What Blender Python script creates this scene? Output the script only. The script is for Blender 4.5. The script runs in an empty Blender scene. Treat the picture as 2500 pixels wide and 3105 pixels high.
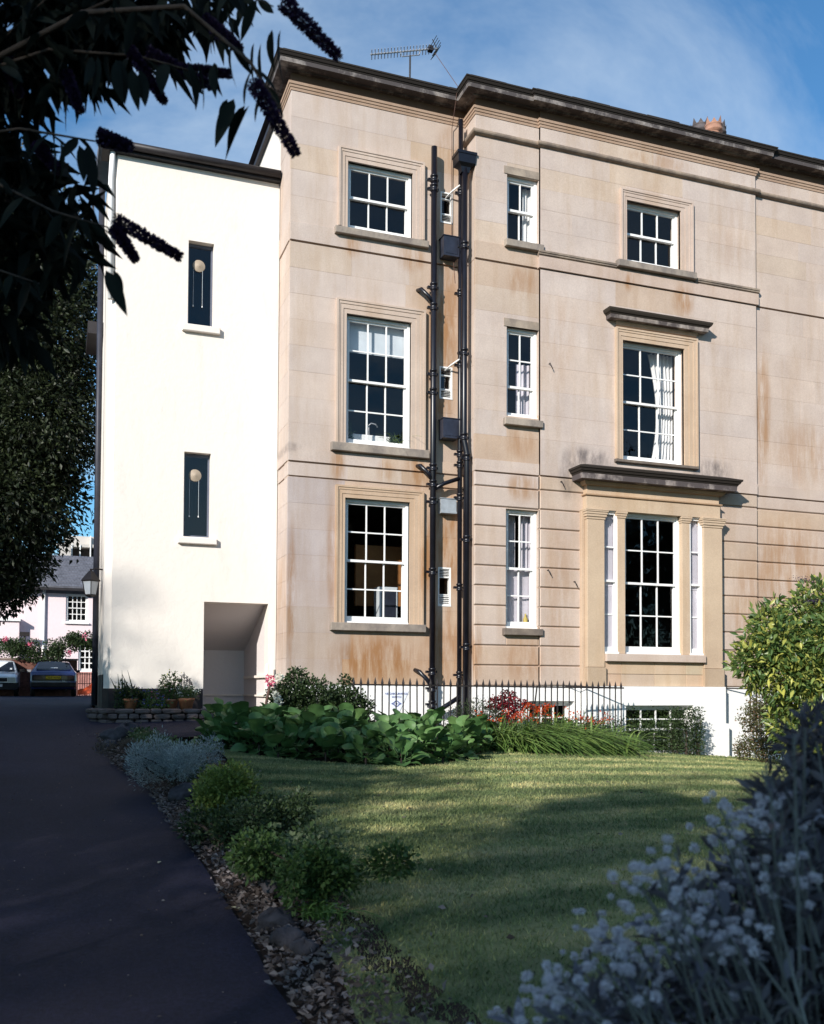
import bpy, math, random
import numpy as np
from mathutils import Vector, Matrix
random.seed(7); rng = np.random.default_rng(7)
R = math.radians
# ------------------------------------------------------------------ camera, sky, sun, exposure
ZE = 1.6                                   # eye height; the scene is laid out relative to the eye and lifted at the end
FPX, YAW, PITCH, ROLL, CY = 2932.26, .351379, .0318583, .0045311, 1997.07
col = bpy.context.scene.collection
scene = bpy.context.scene
Fv = Vector((math.sin(YAW)*math.cos(PITCH), math.cos(YAW)*math.cos(PITCH), math.sin(PITCH)))
Rv = Vector((math.cos(YAW), -math.sin(YAW), 0)); Uv = Rv.cross(Fv)
Rv, Uv = Rv*math.cos(ROLL)+Uv*math.sin(ROLL), Uv*math.cos(ROLL)-Rv*math.sin(ROLL)
cd = bpy.data.cameras.new('camera'); cam = bpy.data.objects.new('camera', cd); col.objects.link(cam)
cam.matrix_world = Matrix(((Rv.x, Uv.x, -Fv.x, 0), (Rv.y, Uv.y, -Fv.y, 0), (Rv.z, Uv.z, -Fv.z, 0), (0, 0, 0, 1)))
cd.sensor_fit = 'VERTICAL'; cd.sensor_height = 36; cd.lens = FPX/3105*36; cd.shift_y = (CY-1552.5)/3105
cd.clip_start = .05; cd.clip_end = 3000
cd.dof.use_dof = True; cd.dof.focus_distance = 14.5; cd.dof.aperture_fstop = 4.4
scene.camera = cam

SUN = Vector((.50, .45, -.30)).normalized()          # direction the light travels
SUN_STRENGTH, SKY_STRENGTH, EXPOSURE = 5.2, .112, .30
elev = math.asin(-SUN.z); az = math.atan2(-SUN.x, -SUN.y)
w = bpy.data.worlds.new('World'); scene.world = w; w.use_nodes = True
nt = w.node_tree; nt.nodes.clear()
def wn(t, **k):
    n = nt.nodes.new(t)
    for a, b in k.items(): setattr(n, a, b)
    return n
sky = wn('ShaderNodeTexSky', sky_type='NISHITA', sun_disc=False, sun_elevation=elev, sun_rotation=az % (2*math.pi),
         altitude=50, air_density=1.1, dust_density=.15, ozone_density=2.2)
tc = wn('ShaderNodeTexCoord'); sep = wn('ShaderNodeSeparateXYZ'); nt.links.new(tc.outputs['Generated'], sep.inputs[0])
mx = wn('ShaderNodeMath', operation='MAXIMUM'); nt.links.new(sep.outputs[2], mx.inputs[0]); mx.inputs[1].default_value = 0.0
ad = wn('ShaderNodeMath', operation='ADD'); nt.links.new(mx.outputs[0], ad.inputs[0]); ad.inputs[1].default_value = .22
cmb = wn('ShaderNodeCombineXYZ')
for i in (0, 1):
    dv = wn('ShaderNodeMath', operation='DIVIDE'); nt.links.new(sep.outputs[i], dv.inputs[0]); nt.links.new(ad.outputs[0], dv.inputs[1]); nt.links.new(dv.outputs[0], cmb.inputs[i])
nz = wn('ShaderNodeTexNoise'); nz.inputs['Scale'].default_value = 1.35; nz.inputs['Detail'].default_value = 7; nz.inputs['Roughness'].default_value = .62; nz.inputs['Distortion'].default_value = .5
mp = wn('ShaderNodeMapping'); mp.inputs['Location'].default_value = (1.7, .4, 0); mp.inputs['Scale'].default_value = (1, 1.6, 1); mp.inputs['Rotation'].default_value = (0, 0, .5)
nt.links.new(cmb.outputs[0], mp.inputs[0]); nt.links.new(mp.outputs[0], nz.inputs['Vector'])
cr = wn('ShaderNodeValToRGB'); cr.color_ramp.elements[0].position = .40; cr.color_ramp.elements[1].position = .70
cr.color_ramp.elements[0].color = (0, 0, 0, 1); cr.color_ramp.elements[1].color = (.46, .46, .46, 1)
nt.links.new(nz.outputs['Fac'], cr.inputs[0])
mixc = wn('ShaderNodeMix', data_type='RGBA'); nt.links.new(cr.outputs[0], mixc.inputs[0]); tint = wn('ShaderNodeMix', data_type='RGBA', blend_type='MULTIPLY'); tint.inputs[0].default_value = 1; nt.links.new(sky.outputs[0], tint.inputs[6]); tint.inputs[7].default_value = (.55, .96, 1.20, 1); nt.links.new(tint.outputs[2], mixc.inputs[6])
mixc.inputs[7].default_value = (6.4, 7.3, 8.0, 1)
bg = wn('ShaderNodeBackground'); bg.inputs[1].default_value = SKY_STRENGTH; nt.links.new(mixc.outputs[2], bg.inputs[0])
out = wn('ShaderNodeOutputWorld'); nt.links.new(bg.outputs[0], out.inputs[0])
sl = bpy.data.lights.new('sun', 'SUN'); sl.energy = SUN_STRENGTH; sl.angle = R(.8); sl.color = (1, .95, .88)
sun = bpy.data.objects.new('sun', sl); col.objects.link(sun); sun.rotation_euler = SUN.to_track_quat('-Z', 'Y').to_euler(); sun.location = (-20, -18, 30)
vs = scene.view_settings; vs.view_transform = 'Standard'; vs.look = 'None'; vs.exposure = EXPOSURE; vs.gamma = 1; vs.use_curve_mapping = False
scene.cycles.max_bounces = 8; scene.cycles.transparent_max_bounces = 16

# ------------------------------------------------------------------ helpers
def pt(x, y, v):            # point at camera-depth v seen at photo pixel x,y (used while measuring)
    r = Rv*((x-1250)/FPX) - Uv*((y-CY)/FPX) + Fv
    return r*v
def uv2w(u, v): return (u*math.cos(YAW)+v*math.sin(YAW), -u*math.sin(YAW)+v*math.cos(YAW))
def w2uv(x, y): return (x*math.cos(YAW)-y*math.sin(YAW), x*math.sin(YAW)+y*math.cos(YAW))
def onY(x, y, Y):
    r = Rv*((x-1250)/FPX) - Uv*((y-CY)/FPX) + Fv
    return r*(Y/r.y)
def wloc(p):
    l = Vector((0, 0, 0))
    while p is not None: l += p.location; p = p.parent
    return l
def link(name, me, mat, parent=None, color=None):
    o = bpy.data.objects.new(name, me); col.objects.link(o)
    if mat is not None and len(me.materials) == 0: me.materials.append(mat)
    if parent is not None: o.parent = parent; o.location = -wloc(parent)
    if color is not None: o.color = (*color, 1)
    return o
def tag(o, label, cat=None, group=None, kind=None):
    o['label'] = label
    if cat: o['category'] = cat
    if group: o['group'] = group
    if kind: o['kind'] = kind
    return o
def struct(o, kind='structure'): o['kind'] = kind; return o
def empty(name, loc, label, cat, group=None):
    o = bpy.data.objects.new(name, None); col.objects.link(o); o.location = loc; o.empty_display_size = .1
    return tag(o, label, cat, group)
class MB:
    def __init__(s): s.v = []; s.f = []; s.m = []
    def add(s, vs, fs, mi=0):
        b = len(s.v); s.v += [tuple(q) for q in vs]; s.f += [tuple(i+b for i in f) for f in fs]; s.m += [mi]*len(fs); return s
    def box(s, x0, x1, y0, y1, z0, z1, mi=0):
        return s.add([(x0, y0, z0), (x1, y0, z0), (x1, y1, z0), (x0, y1, z0), (x0, y0, z1), (x1, y0, z1), (x1, y1, z1), (x0, y1, z1)],
                     [(0, 3, 2, 1), (4, 5, 6, 7), (0, 1, 5, 4), (1, 2, 6, 5), (2, 3, 7, 6), (3, 0, 4, 7)], mi)
    def cbox(s, x0, x1, y0, y1, z0, z1, c=.01, mi=0):      # box, front (-y) edges chamfered
        vs = [(x0+c, y0, z0+c), (x1-c, y0, z0+c), (x1-c, y0, z1-c), (x0+c, y0, z1-c), (x0, y0+c, z0), (x1, y0+c, z0), (x1, y0+c, z1), (x0, y0+c, z1), (x0, y1, z0), (x1, y1, z0), (x1, y1, z1), (x0, y1, z1)]
        return s.add(vs, [(0, 1, 2, 3), (4, 5, 1, 0), (5, 6, 2, 1), (6, 7, 3, 2), (7, 4, 0, 3), (8, 9, 5, 4), (9, 10, 6, 5), (10, 11, 7, 6), (11, 8, 4, 7), (11, 10, 9, 8)], mi)
    def ring(s, path, radii, seg=8, mi=0, cap=True):
        path = [Vector(p) for p in path]; n = len(path); rings = []
        for i, p in enumerate(path):
            d = (path[min(i+1, n-1)]-path[max(i-1, 0)]).normalized()
            a = d.orthogonal().normalized() if abs(d.z) > .99 or i == 0 else None
            if a is None: a = (pa - d*pa.dot(d)).normalized()
            pa = a; b = d.cross(a); r = radii[i] if hasattr(radii, '__len__') else radii
            rings.append([p+(a*math.cos(t)+b*math.sin(t))*r for t in [2*math.pi*k/seg for k in range(seg)]])
        vs = [q for rg in rings for q in rg]; fs = []
        for i in range(n-1):
            for k in range(seg): fs.append((i*seg+k, i*seg+(k+1) % seg, (i+1)*seg+(k+1) % seg, (i+1)*seg+k))
        if cap: fs.append(tuple(range(seg))[::-1]); fs.append(tuple((n-1)*seg+k for k in range(seg)))
        return s.add(vs, fs, mi)
    def lathe(s, c, prof, seg=16, mi=0):
        c = Vector(c); vs = []; fs = []
        for r, z in prof: vs += [(c.x+r*math.cos(2*math.pi*k/seg), c.y+r*math.sin(2*math.pi*k/seg), c.z+z) for k in range(seg)]
        for i in range(len(prof)-1):
            for k in range(seg): fs.append((i*seg+k, i*seg+(k+1) % seg, (i+1)*seg+(k+1) % seg, (i+1)*seg+k))
        fs.append(tuple(range(seg))[::-1]); fs.append(tuple((len(prof)-1)*seg+k for k in range(seg)))
        return s.add(vs, fs, mi)
    def sweep(s, path, prof, mi=0):         # path in plan (x,y), profile (outward, z), mitred
        P = [Vector(p) for p in path]; n = len(P); dirs = [(P[i+1]-P[i]).normalized() for i in range(n-1)]
        nor = [Vector((d.y, -d.x)) for d in dirs]; off = []
        for i in range(n):
            if i == 0: off.append(nor[0])
            elif i == n-1: off.append(nor[-1])
            else:
                m = nor[i-1]+nor[i]; off.append(m/max(.3, m.dot(nor[i])))
        k = len(prof); vs = [(P[i].x+off[i].x*o, P[i].y+off[i].y*o, z) for i in range(n) for o, z in prof]; fs = []
        for i in range(n-1):
            for j in range(k): fs.append((i*k+j, i*k+(j+1) % k, (i+1)*k+(j+1) % k, (i+1)*k+j))
        fs.append(tuple(range(k))[::-1]); fs.append(tuple((n-1)*k+j for j in range(k)))
        return s.add(vs, fs, mi)
    def mesh(s, name, mats, smooth=False):
        me = bpy.data.meshes.new(name); me.from_pydata(s.v, [], s.f)
        for m in (mats if isinstance(mats, (list, tuple)) else [mats]): me.materials.append(m)
        if any(s.m): me.polygons.foreach_set('material_index', s.m)
        if smooth: me.polygons.foreach_set('use_smooth', [True]*len(s.f))
        me.update(); return me
    def build(s, name, mats, parent=None, smooth=False, color=None): return link(name, s.mesh(name, mats, smooth), None, parent, color)
def np_mesh(name, V, F, mat, rnd=None, smooth=False):   # V (n,3), F (m,k)
    me = bpy.data.meshes.new(name); n, m, k = len(V), len(F), F.shape[1]
    me.vertices.add(n); me.vertices.foreach_set('co', np.asarray(V, np.float32).ravel())
    me.loops.add(m*k); me.loops.foreach_set('vertex_index', np.asarray(F, np.int32).ravel())
    me.polygons.add(m); me.polygons.foreach_set('loop_start', np.arange(0, m*k, k, dtype=np.int32)); me.polygons.foreach_set('loop_total', np.full(m, k, np.int32))
    if smooth: me.polygons.foreach_set('use_smooth', np.ones(m, bool))
    if rnd is not None:
        a = me.attributes.new('rnd', 'FLOAT', 'FACE'); a.data.foreach_set('value', np.asarray(rnd, np.float32))
    me.materials.append(mat); me.update(calc_edges=True); me.validate(); return me

# ------------------------------------------------------------------ materials
class NT:
    def __init__(s, name):
        s.m = bpy.data.materials.new(name); s.m.use_nodes = True; s.t = s.m.node_tree; s.t.nodes.clear()
        s.o = s.t.nodes.new('ShaderNodeOutputMaterial')
    def n(s, t, **k):
        x = s.t.nodes.new(t)
        for a, b in k.items():
            if a.startswith('i_'):
                key = a[2:].replace('_', ' '); x.inputs[key].default_value = b
            else: setattr(x, a, b)
        return x
    def l(s, a, b): s.t.links.new(a, b)
    def noise(s, scale, detail=4, rough=.55, vec=None, stretch=None, dist=0):
        g = s.n('ShaderNodeTexNoise'); g.inputs['Scale'].default_value = scale; g.inputs['Detail'].default_value = detail; g.inputs['Roughness'].default_value = rough; g.inputs['Distortion'].default_value = dist
        p = vec if vec is not None else s.n('ShaderNodeNewGeometry').outputs['Position']
        if stretch:
            mpn = s.n('ShaderNodeMapping'); mpn.inputs['Scale'].default_value = stretch; s.l(p, mpn.inputs[0]); p = mpn.outputs[0]
        s.l(p, g.inputs['Vector']); return g.outputs['Fac']
    def ramp(s, fac, stops):
        r = s.n('ShaderNodeValToRGB'); e = r.color_ramp.elements
        while len(e) < len(stops): e.new(.5)
        for q, (p, c) in zip(e, stops): q.position = p; q.color = (*c, 1) if len(c) == 3 else c
        s.l(fac, r.inputs[0]); return r.outputs[0]
    def mix(s, fac, a, b, mode='MIX'):
        x = s.n('ShaderNodeMix', data_type='RGBA', blend_type=mode)
        for v, i in ((fac, 0), (a, 6), (b, 7)):
            if isinstance(v, (int, float)): x.inputs[i].default_value = v
            elif isinstance(v, tuple): x.inputs[i].default_value = (*v, 1)
            else: s.l(v, x.inputs[i])
        return x.outputs[2]
    def bsdf(s, colr, rough=.8, spec=.3, bump=None, bstr=.3, bdist=.01, metal=0):
        b = s.n('ShaderNodeBsdfPrincipled'); b.inputs['Specular IOR Level'].default_value = spec; b.inputs['Metallic'].default_value = metal
        if isinstance(colr, tuple): b.inputs['Base Color'].default_value = (*colr, 1)
        else: s.l(colr, b.inputs['Base Color'])
        if isinstance(rough, (int, float)): b.inputs['Roughness'].default_value = rough
        else: s.l(rough, b.inputs['Roughness'])
        if bump is not None:
            bp = s.n('ShaderNodeBump'); bp.inputs['Strength'].default_value = bstr; bp.inputs['Distance'].default_value = bdist; s.l(bump, bp.inputs['Height']); s.l(bp.outputs[0], b.inputs['Normal'])
        s.l(b.outputs[0], s.o.inputs[0]); return b
def plain(name, c, rough=.6, var=.15, scale=6, spec=.3, bump=.0, metal=0):
    q = NT(name); nn = q.noise(scale, 5)
    a = tuple(x*(1-var) for x in c); b = tuple(min(1, x*(1+var)) for x in c)
    q.bsdf(q.ramp(nn, [(.3, a), (.7, b)]), rough, spec, q.noise(scale*6, 4) if bump else None, bump, .01, metal); return q.m
def stone_mat(name, base, stain, grime=(.055, .045, .04), grime_amt=.0, stainamt=.55, spots=None):
    q = NT(name); oi = q.n('ShaderNodeObjectInfo')
    c = q.mix(q.ramp(q.noise(1.3, 6, .6), [(.35, (0, 0, 0)), (.75, (1, 1, 1))]), base, tuple(x*y for x, y in zip(base, (.82, .8, .8))))
    st = q.ramp(q.noise(1.0, 6, .65, stretch=(3.2, 3.2, .45)), [(.48, (0, 0, 0)), (.70, (stainamt,)*3)])
    c = q.mix(st, c, stain)
    fine = q.ramp(q.noise(55, 4, .7), [(.3, (.86, .86, .86)), (.7, (1.06, 1.06, 1.06))]); c = q.mix(1.0, c, fine, 'MULTIPLY')
    if spots:
        geo = q.n('ShaderNodeNewGeometry').outputs['Position']; streak = q.ramp(q.noise(1.0, 6, .7, stretch=(7, 7, 1.1)), [(.36, (0, 0, 0)), (.58, (1, 1, 1))]); ragged = q.ramp(q.noise(1.0, 8, .75, stretch=(6, 6, 2.2)), [(.36, (0, 0, 0)), (.62, (1, 1, 1))])
        for (sx, sz, rx, rz_, amt, sc) in spots:
            mpn = q.n('ShaderNodeMapping'); mpn.vector_type = 'POINT'; mpn.inputs['Location'].default_value = (-sx/rx, 0, -(sz+ZE)/rz_); mpn.inputs['Scale'].default_value = (1/rx, 0, 1/rz_); q.l(geo, mpn.inputs[0])
            ln = q.n('ShaderNodeVectorMath', operation='LENGTH'); q.l(mpn.outputs[0], ln.inputs[0])
            mr = q.n('ShaderNodeMapRange', interpolation_type='SMOOTHSTEP'); mr.inputs['From Min'].default_value = .35; mr.inputs['From Max'].default_value = 1.1; mr.inputs['To Min'].default_value = amt; mr.inputs['To Max'].default_value = 0; q.l(ln.outputs['Value'], mr.inputs['Value'])
            mu = q.n('ShaderNodeMath', operation='MULTIPLY'); q.l(mr.outputs[0], mu.inputs[0])
            if sc[0] > .2: q.l(streak, mu.inputs[1])
            else: q.l(ragged, mu.inputs[1])
            c = q.mix(mu.outputs[0], c, sc)
    if grime_amt:
        g = q.ramp(q.noise(2.6, 7, .7, stretch=(1, 1, .8)), [(.5-grime_amt*.5, (0, 0, 0)), (.5-grime_amt*.5+.22, (1, 1, 1))]); c = q.mix(g, c, grime)
    c = q.mix(1.0, c, oi.outputs['Color'], 'MULTIPLY')
    q.bsdf(c, .88, .2, q.noise(40, 5, .7), .25, .006); return q.m
M = {}
RUST, SOOT = (.33, .18, .085), (.10, .085, .085)
SPOTS = [(8.75, 4.08, .62, .26, .8, SOOT), (11.40, 4.08, .60, .28, .8, SOOT), (8.38, 3.72, .25, .42, .6, SOOT), (3.5, 3.95, .25, .1, .5, SOOT), (4.32, 3.72, .16, .36, .8, RUST), (5.75, 3.72, .35, .4, .75, RUST), (5.15, 3.68, .2, .25, .6, RUST), (6.25, 6.7, .4, 1.1, .65, RUST), (6.2, 4.9, .25, .8, .5, RUST), (6.3, 2.6, .35, 1.2, .85, RUST), (5.0, .5, 1.0, .55, .9, RUST), (6.15, 5.8, .35, 1.6, .8, RUST), (6.2, 8.0, .3, .9, .6, RUST), (5.88, 2.2, .14, 1.1, .9, RUST), (4.22, 2.2, .1, 1.2, .6, RUST), (3.55, 1.4, .10, 1.6, .8, RUST), (8.15, 1.8, .4, 1.6, .35, RUST),
         (6.2, .8, .4, .9, .8, RUST), (10.78, 7.22, .28, .34, .8, RUST), (9.62, 7.4, .12, .22, .8, RUST), (12.62, 5.2, .25, 1.6, .75, RUST), (5.6, 7.42, .3, .3, .7, RUST), (4.55, 7.45, .18, .26, .7, RUST), (7.5, 3.5, .42, .3, .7, RUST), (7.5, 7.1, .36, .35, .6, RUST), (7.5, 4.25, .36, .35, .55, RUST), (13.2, 2.2, 1.2, 1.5, .6, RUST), (13.6, 4.6, .9, .8, .45, RUST), (12.1, 1.4, .4, 1.2, .5, RUST), (7.5, .5, .5, .5, .55, RUST), (6.3, 9.4, .3, .6, .5, RUST), (6.65, .6, .12, .7, .7, RUST), (10.3, 9.75, .9, .18, .5, RUST), (8.2, 6.2, .5, 1.0, .25, RUST), (11.9, 8.6, .5, .9, .25, RUST)]
M['stone'] = stone_mat('bath_stone', (.56, .465, .405), (.43, .32, .24), stainamt=.6, spots=SPOTS)
M['stone_warm'] = stone_mat('warm_stone', (.53, .42, .32), (.42, .30, .20), stainamt=.6)
M['sill'] = stone_mat('sill_stone', (.40, .34, .28), (.30, .24, .18), grime_amt=.25, grime=(.2, .17, .15))
M['cornice'] = stone_mat('sooty_stone', (.44, .40, .37), (.26, .21, .17), grime_amt=.42, grime=(.075, .065, .065))
M['cornice_top'] = stone_mat('black_stone', (.16, .13, .11), (.1, .08, .06), grime_amt=.75, grime=(.03, .025, .022))
M['render'] = None
def render_mat(name, c, dirt=.0, d2=(.5, .47, .44)):
    q = NT(name); a = q.mix(q.ramp(q.noise(.7, 6, .6), [(.35, (0, 0, 0)), (.8, (.35,)*3)]), c, tuple(x*.93 for x in c))
    if dirt: a = q.mix(q.ramp(q.noise(1.4, 8, .75, stretch=(2.5, 2.5, .5)), [(.56, (0, 0, 0)), (.8, (dirt,)*3)]), a, d2)
    q.bsdf(a, .85, .2, q.noise(9, 8, .7), .4, .02); return q.m
M['render'] = render_mat('white_render', (.77, .705, .635), .5, (.55, .48, .43))
M['limewash'] = render_mat('white_limewash', (.80, .79, .77), .3)
M['pink'] = render_mat('pink_render', (.80, .655, .67), .12)
M['concrete'] = render_mat('pale_concrete', (.5, .46, .42), .3)
M['white'] = plain('white_paint', (.80, .79, .77), .45, .04, 8, .4)
M['blackpaint'] = plain('black_paint', (.006, .006, .010), .32, .3, 6, .45)
M['iron'] = plain('iron_paint', (.02, .016, .016), .45, .3, 20, .4)
M['plinth'] = plain('plinth_paint', (.022, .017, .018), .6, .3, 3)
M['greybox'] = plain('grey_metal', (.022, .026, .042), .4, .3, 8, .4)
M['lead'] = plain('dark_gutter', (.025, .022, .024), .5, .3, 5)
M['dark'] = plain('dark_room', (.03, .024, .02), .9, .2, 1)
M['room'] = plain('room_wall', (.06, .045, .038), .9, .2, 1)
M['curtain'] = plain('white_curtain', (.75, .73, .72), .9, .05, 4)
M['net'] = plain('net_curtain', (.42, .39, .41), .9, .25, 14)
M['shutter'] = plain('painted_shutter', (.56, .52, .57), .6, .1, 3)
M['blind'] = plain('roller_blind', (.62, .66, .7), .8, .1, 3)
M['beige'] = plain('beige_plastic', (.36, .29, .22), .5, .05, 10)
M['slate'] = plain('slate', (.13, .13, .15), .6, .3, 4, .4)
M['terracotta'] = plain('terracotta', (.42, .17, .085), .8, .25, 9)
M['potclay'] = plain('chimney_clay', (.36, .19, .13), .8, .2, 6)
M['soot'] = plain('sooty_clay', (.10, .085, .085), .8, .3, 6)
M['aerial'] = plain('aluminium', (.45, .45, .47), .4, .1, 8, .5, 0, .6)
M['rock'] = plain('rock', (.055, .05, .056), .9, .6, 7, .2, .9)
M['wallstone'] = plain('rubble_stone', (.115, .09, .085), .9, .4, 6, .2, .8)
M['mortar'] = plain('dark_mortar', (.035, .028, .026), .95, .3, 9)
M['bark'] = plain('bark', (.06, .045, .035), .95, .4, 9, .2, .8)
M['stem'] = plain('green_stem', (.07, .10, .04), .8, .3, 9)
M['stem_brown'] = plain('brown_stem', (.09, .05, .04), .8, .3, 9)
M['stem_grey'] = plain('grey_stem', (.16, .17, .16), .8, .3, 9)
M['brick'] = plain('brick_wall', (.16, .075, .06), .9, .35, 8, .2, .5)
M['brick_red'] = plain('red_brick', (.42, .2, .17), .9, .3, 10, .2, .5)
def glass_mat():
    q = NT('window_glass'); lw = q.n('ShaderNodeLayerWeight'); lw.inputs['Blend'].default_value = .5
    pw_ = q.n('ShaderNodeMath', operation='POWER'); pw_.inputs[1].default_value = 5; q.l(lw.outputs['Facing'], pw_.inputs[0])
    mul = q.n('ShaderNodeMath', operation='MULTIPLY_ADD'); mul.inputs[1].default_value = .92; mul.inputs[2].default_value = .055; q.l(pw_.outputs[0], mul.inputs[0])
    tr = q.n('ShaderNodeBsdfTransparent'); tr.inputs[0].default_value = (.9, .91, .91, 1)
    gl = q.n('ShaderNodeBsdfGlossy'); gl.inputs['Roughness'].default_value = .012
    bp = q.n('ShaderNodeBump'); bp.inputs['Strength'].default_value = .10; bp.inputs['Distance'].default_value = .02; q.l(q.noise(2.6, 2), bp.inputs['Height']); q.l(bp.outputs[0], gl.inputs['Normal'])
    mixs = q.n('ShaderNodeMixShader'); q.l(mul.outputs[0], mixs.inputs[0]); q.l(tr.outputs[0], mixs.inputs[1]); q.l(gl.outputs[0], mixs.inputs[2]); q.l(mixs.outputs[0], q.o.inputs[0]); return q.m
M['glass'] = glass_mat()
def leaf_mat(name, stops, rough=.5, spec=.35, trans=.25, scale=3.0, attr=True):
    q = NT(name)
    if attr: f = q.n('ShaderNodeAttribute', attribute_name='rnd').outputs['Fac']
    else:
        f = q.n('ShaderNodeObjectInfo').outputs['Random']
    nn = q.noise(scale, 3); ma = q.n('ShaderNodeMath', operation='MULTIPLY_ADD'); q.l(nn, ma.inputs[0]); ma.inputs[1].default_value = .5
    q.l(f, ma.inputs[2]); mb = q.n('ShaderNodeMath', operation='MULTIPLY'); q.l(ma.outputs[0], mb.inputs[0]); mb.inputs[1].default_value = 1/1.4
    c = q.ramp(mb.outputs[0], stops)
    b = q.n('ShaderNodeBsdfPrincipled'); q.l(c, b.inputs['Base Color']); b.inputs['Roughness'].default_value = rough; b.inputs['Specular IOR Level'].default_value = spec
    t = q.n('ShaderNodeBsdfTranslucent'); q.l(c, t.inputs[0])
    mixs = q.n('ShaderNodeMixShader'); mixs.inputs[0].default_value = trans; q.l(b.outputs[0], mixs.inputs[1]); q.l(t.outputs[0], mixs.inputs[2]); q.l(mixs.outputs[0], q.o.inputs[0]); return q.m
def g3(*cs): return [(i/(len(cs)-1)*.9+.05, c) for i, c in enumerate(cs)]
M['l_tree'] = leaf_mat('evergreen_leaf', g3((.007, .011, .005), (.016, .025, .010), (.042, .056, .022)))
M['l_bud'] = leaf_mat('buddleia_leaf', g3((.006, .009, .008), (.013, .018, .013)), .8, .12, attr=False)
M['l_budf'] = leaf_mat('buddleia_foliage', g3((.006, .009, .008), (.013, .018, .013)), .8, .12)
M['f_bud'] = leaf_mat('buddleia_flower', g3((.018, .012, .035), (.045, .022, .075)))
M['l_berg'] = leaf_mat('bergenia_leaf', g3((.042, .098, .03), (.075, .16, .05), (.125, .215, .07)), .5, .3, .15, 9, attr=False)
M['l_laurel'] = leaf_mat('laurel_leaf', [(.1, (.06, .12, .035)), (.38, (.12, .19, .055)), (.58, (.27, .32, .08)), (.78, (.5, .48, .1))], .35, .5, .3, 2, attr=False)
M['l_laurelf'] = leaf_mat('laurel_foliage', [(.1, (.04, .085, .025)), (.4, (.085, .15, .042)), (.62, (.18, .24, .065)), (.85, (.4, .4, .09))], .4, .5, .3, 2)
M['l_green'] = leaf_mat('green_leaf', g3((.025, .05, .015), (.06, .11, .03), (.1, .16, .045)))
M['l_dark'] = leaf_mat('dark_leaf', g3((.015, .03, .012), (.035, .06, .022), (.065, .1, .035)))
M['l_lime'] = leaf_mat('lime_leaf', g3((.06, .09, .022), (.13, .19, .04), (.22, .27, .06)))
M['l_silver'] = leaf_mat('silver_leaf', g3((.16, .21, .22), (.30, .37, .38), (.46, .53, .54)))
M['l_grey'] = leaf_mat('grey_leaf', g3((.075, .075, .095), (.16, .16, .19), (.31, .31, .35)), .6, .3, .15, 6, attr=False)
M['l_greyf'] = leaf_mat('grey_foliage', g3((.032, .03, .037), (.085, .08, .095), (.18, .175, .19)))
M['f_white'] = leaf_mat('white_flower', g3((.28, .26, .3), (.62, .6, .66), (.85, .84, .88)), .8, .1, .2, 40)
M['l_strap'] = leaf_mat('strap_leaf', g3((.05, .10, .025), (.10, .18, .04), (.2, .28, .07)))
M['l_red'] = leaf_mat('red_leaf', g3((.09, .008, .012), (.20, .012, .022), (.32, .025, .035)))
M['f_orange'] = leaf_mat('orange_flower', g3((.42, .035, .006), (.58, .08, .010)))
M['f_pink'] = leaf_mat('pink_flower', g3((.6, .05, .14), (.8, .25, .35)))
M['f_yellow'] = leaf_mat('yellow_flower', g3((.4, .38, .05), (.6, .55, .1)))
M['f_blue'] = leaf_mat('blue_flower', g3((.05, .06, .3), (.15, .15, .5)))
M['f_daisy'] = leaf_mat('daisy_flower', g3((.7, .7, .6), (.85, .85, .75)))
M['l_litter'] = leaf_mat('dead_leaf', g3((.045, .032, .026), (.13, .10, .09), (.30, .26, .25)), .7)
M['l_cot'] = leaf_mat('russet_leaf', g3((.05, .07, .025), (.10, .11, .04), (.18, .09, .06)))
M['l_ivy'] = leaf_mat('ivy_leaf', g3((.03, .055, .02), (.06, .10, .035), (.14, .17, .09)))
def grass_mat(name, attr):
    q = NT(name); geo = q.n('ShaderNodeNewGeometry').outputs['Position']
    base = q.ramp(q.noise(1.6, 6, .65, stretch=(1, 1.6, 1)), [(.3, (.105, .138, .065)), (.46, (.165, .195, .098)), (.6, (.25, .252, .142)), (.78, (.30, .27, .168))])
    mpn = q.n('ShaderNodeMapping'); mpn.inputs['Rotation'].default_value = (0, 0, -.16); q.l(geo, mpn.inputs[0])
    wv = q.n('ShaderNodeTexWave', wave_type='BANDS', bands_direction='Y'); wv.inputs['Scale'].default_value = .36; wv.inputs['Distortion'].default_value = 2.2; wv.inputs['Detail'].default_value = 3; wv.inputs['Detail Scale'].default_value = .7
    q.l(mpn.outputs[0], wv.inputs['Vector'])
    c = q.mix(1., base, q.ramp(wv.outputs['Fac'], [(.25, (.74, .82, .76)), (.8, (1.38, 1.3, 1.22))]), 'MULTIPLY')
    if attr:
        f = q.n('ShaderNodeAttribute', attribute_name='rnd').outputs['Fac']; c = q.mix(1., c, q.ramp(f, [(0, (.7, .75, .65)), (.85, (1.15, 1.15, 1.0)), (1, (1.9, 1.6, 1.3))]), 'MULTIPLY')
    else: c = q.mix(1., c, q.ramp(q.noise(90, 5, .8), [(.3, (.6, .62, .55)), (.7, (1.2, 1.2, 1.1))]), 'MULTIPLY')
    q.bsdf(c, .8, .2, None if attr else q.noise(120, 4, .8), .6, .02); return q.m
M['lawn'] = grass_mat('lawn_turf', False); M['grass'] = grass_mat('grass_blade', True)
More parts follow.
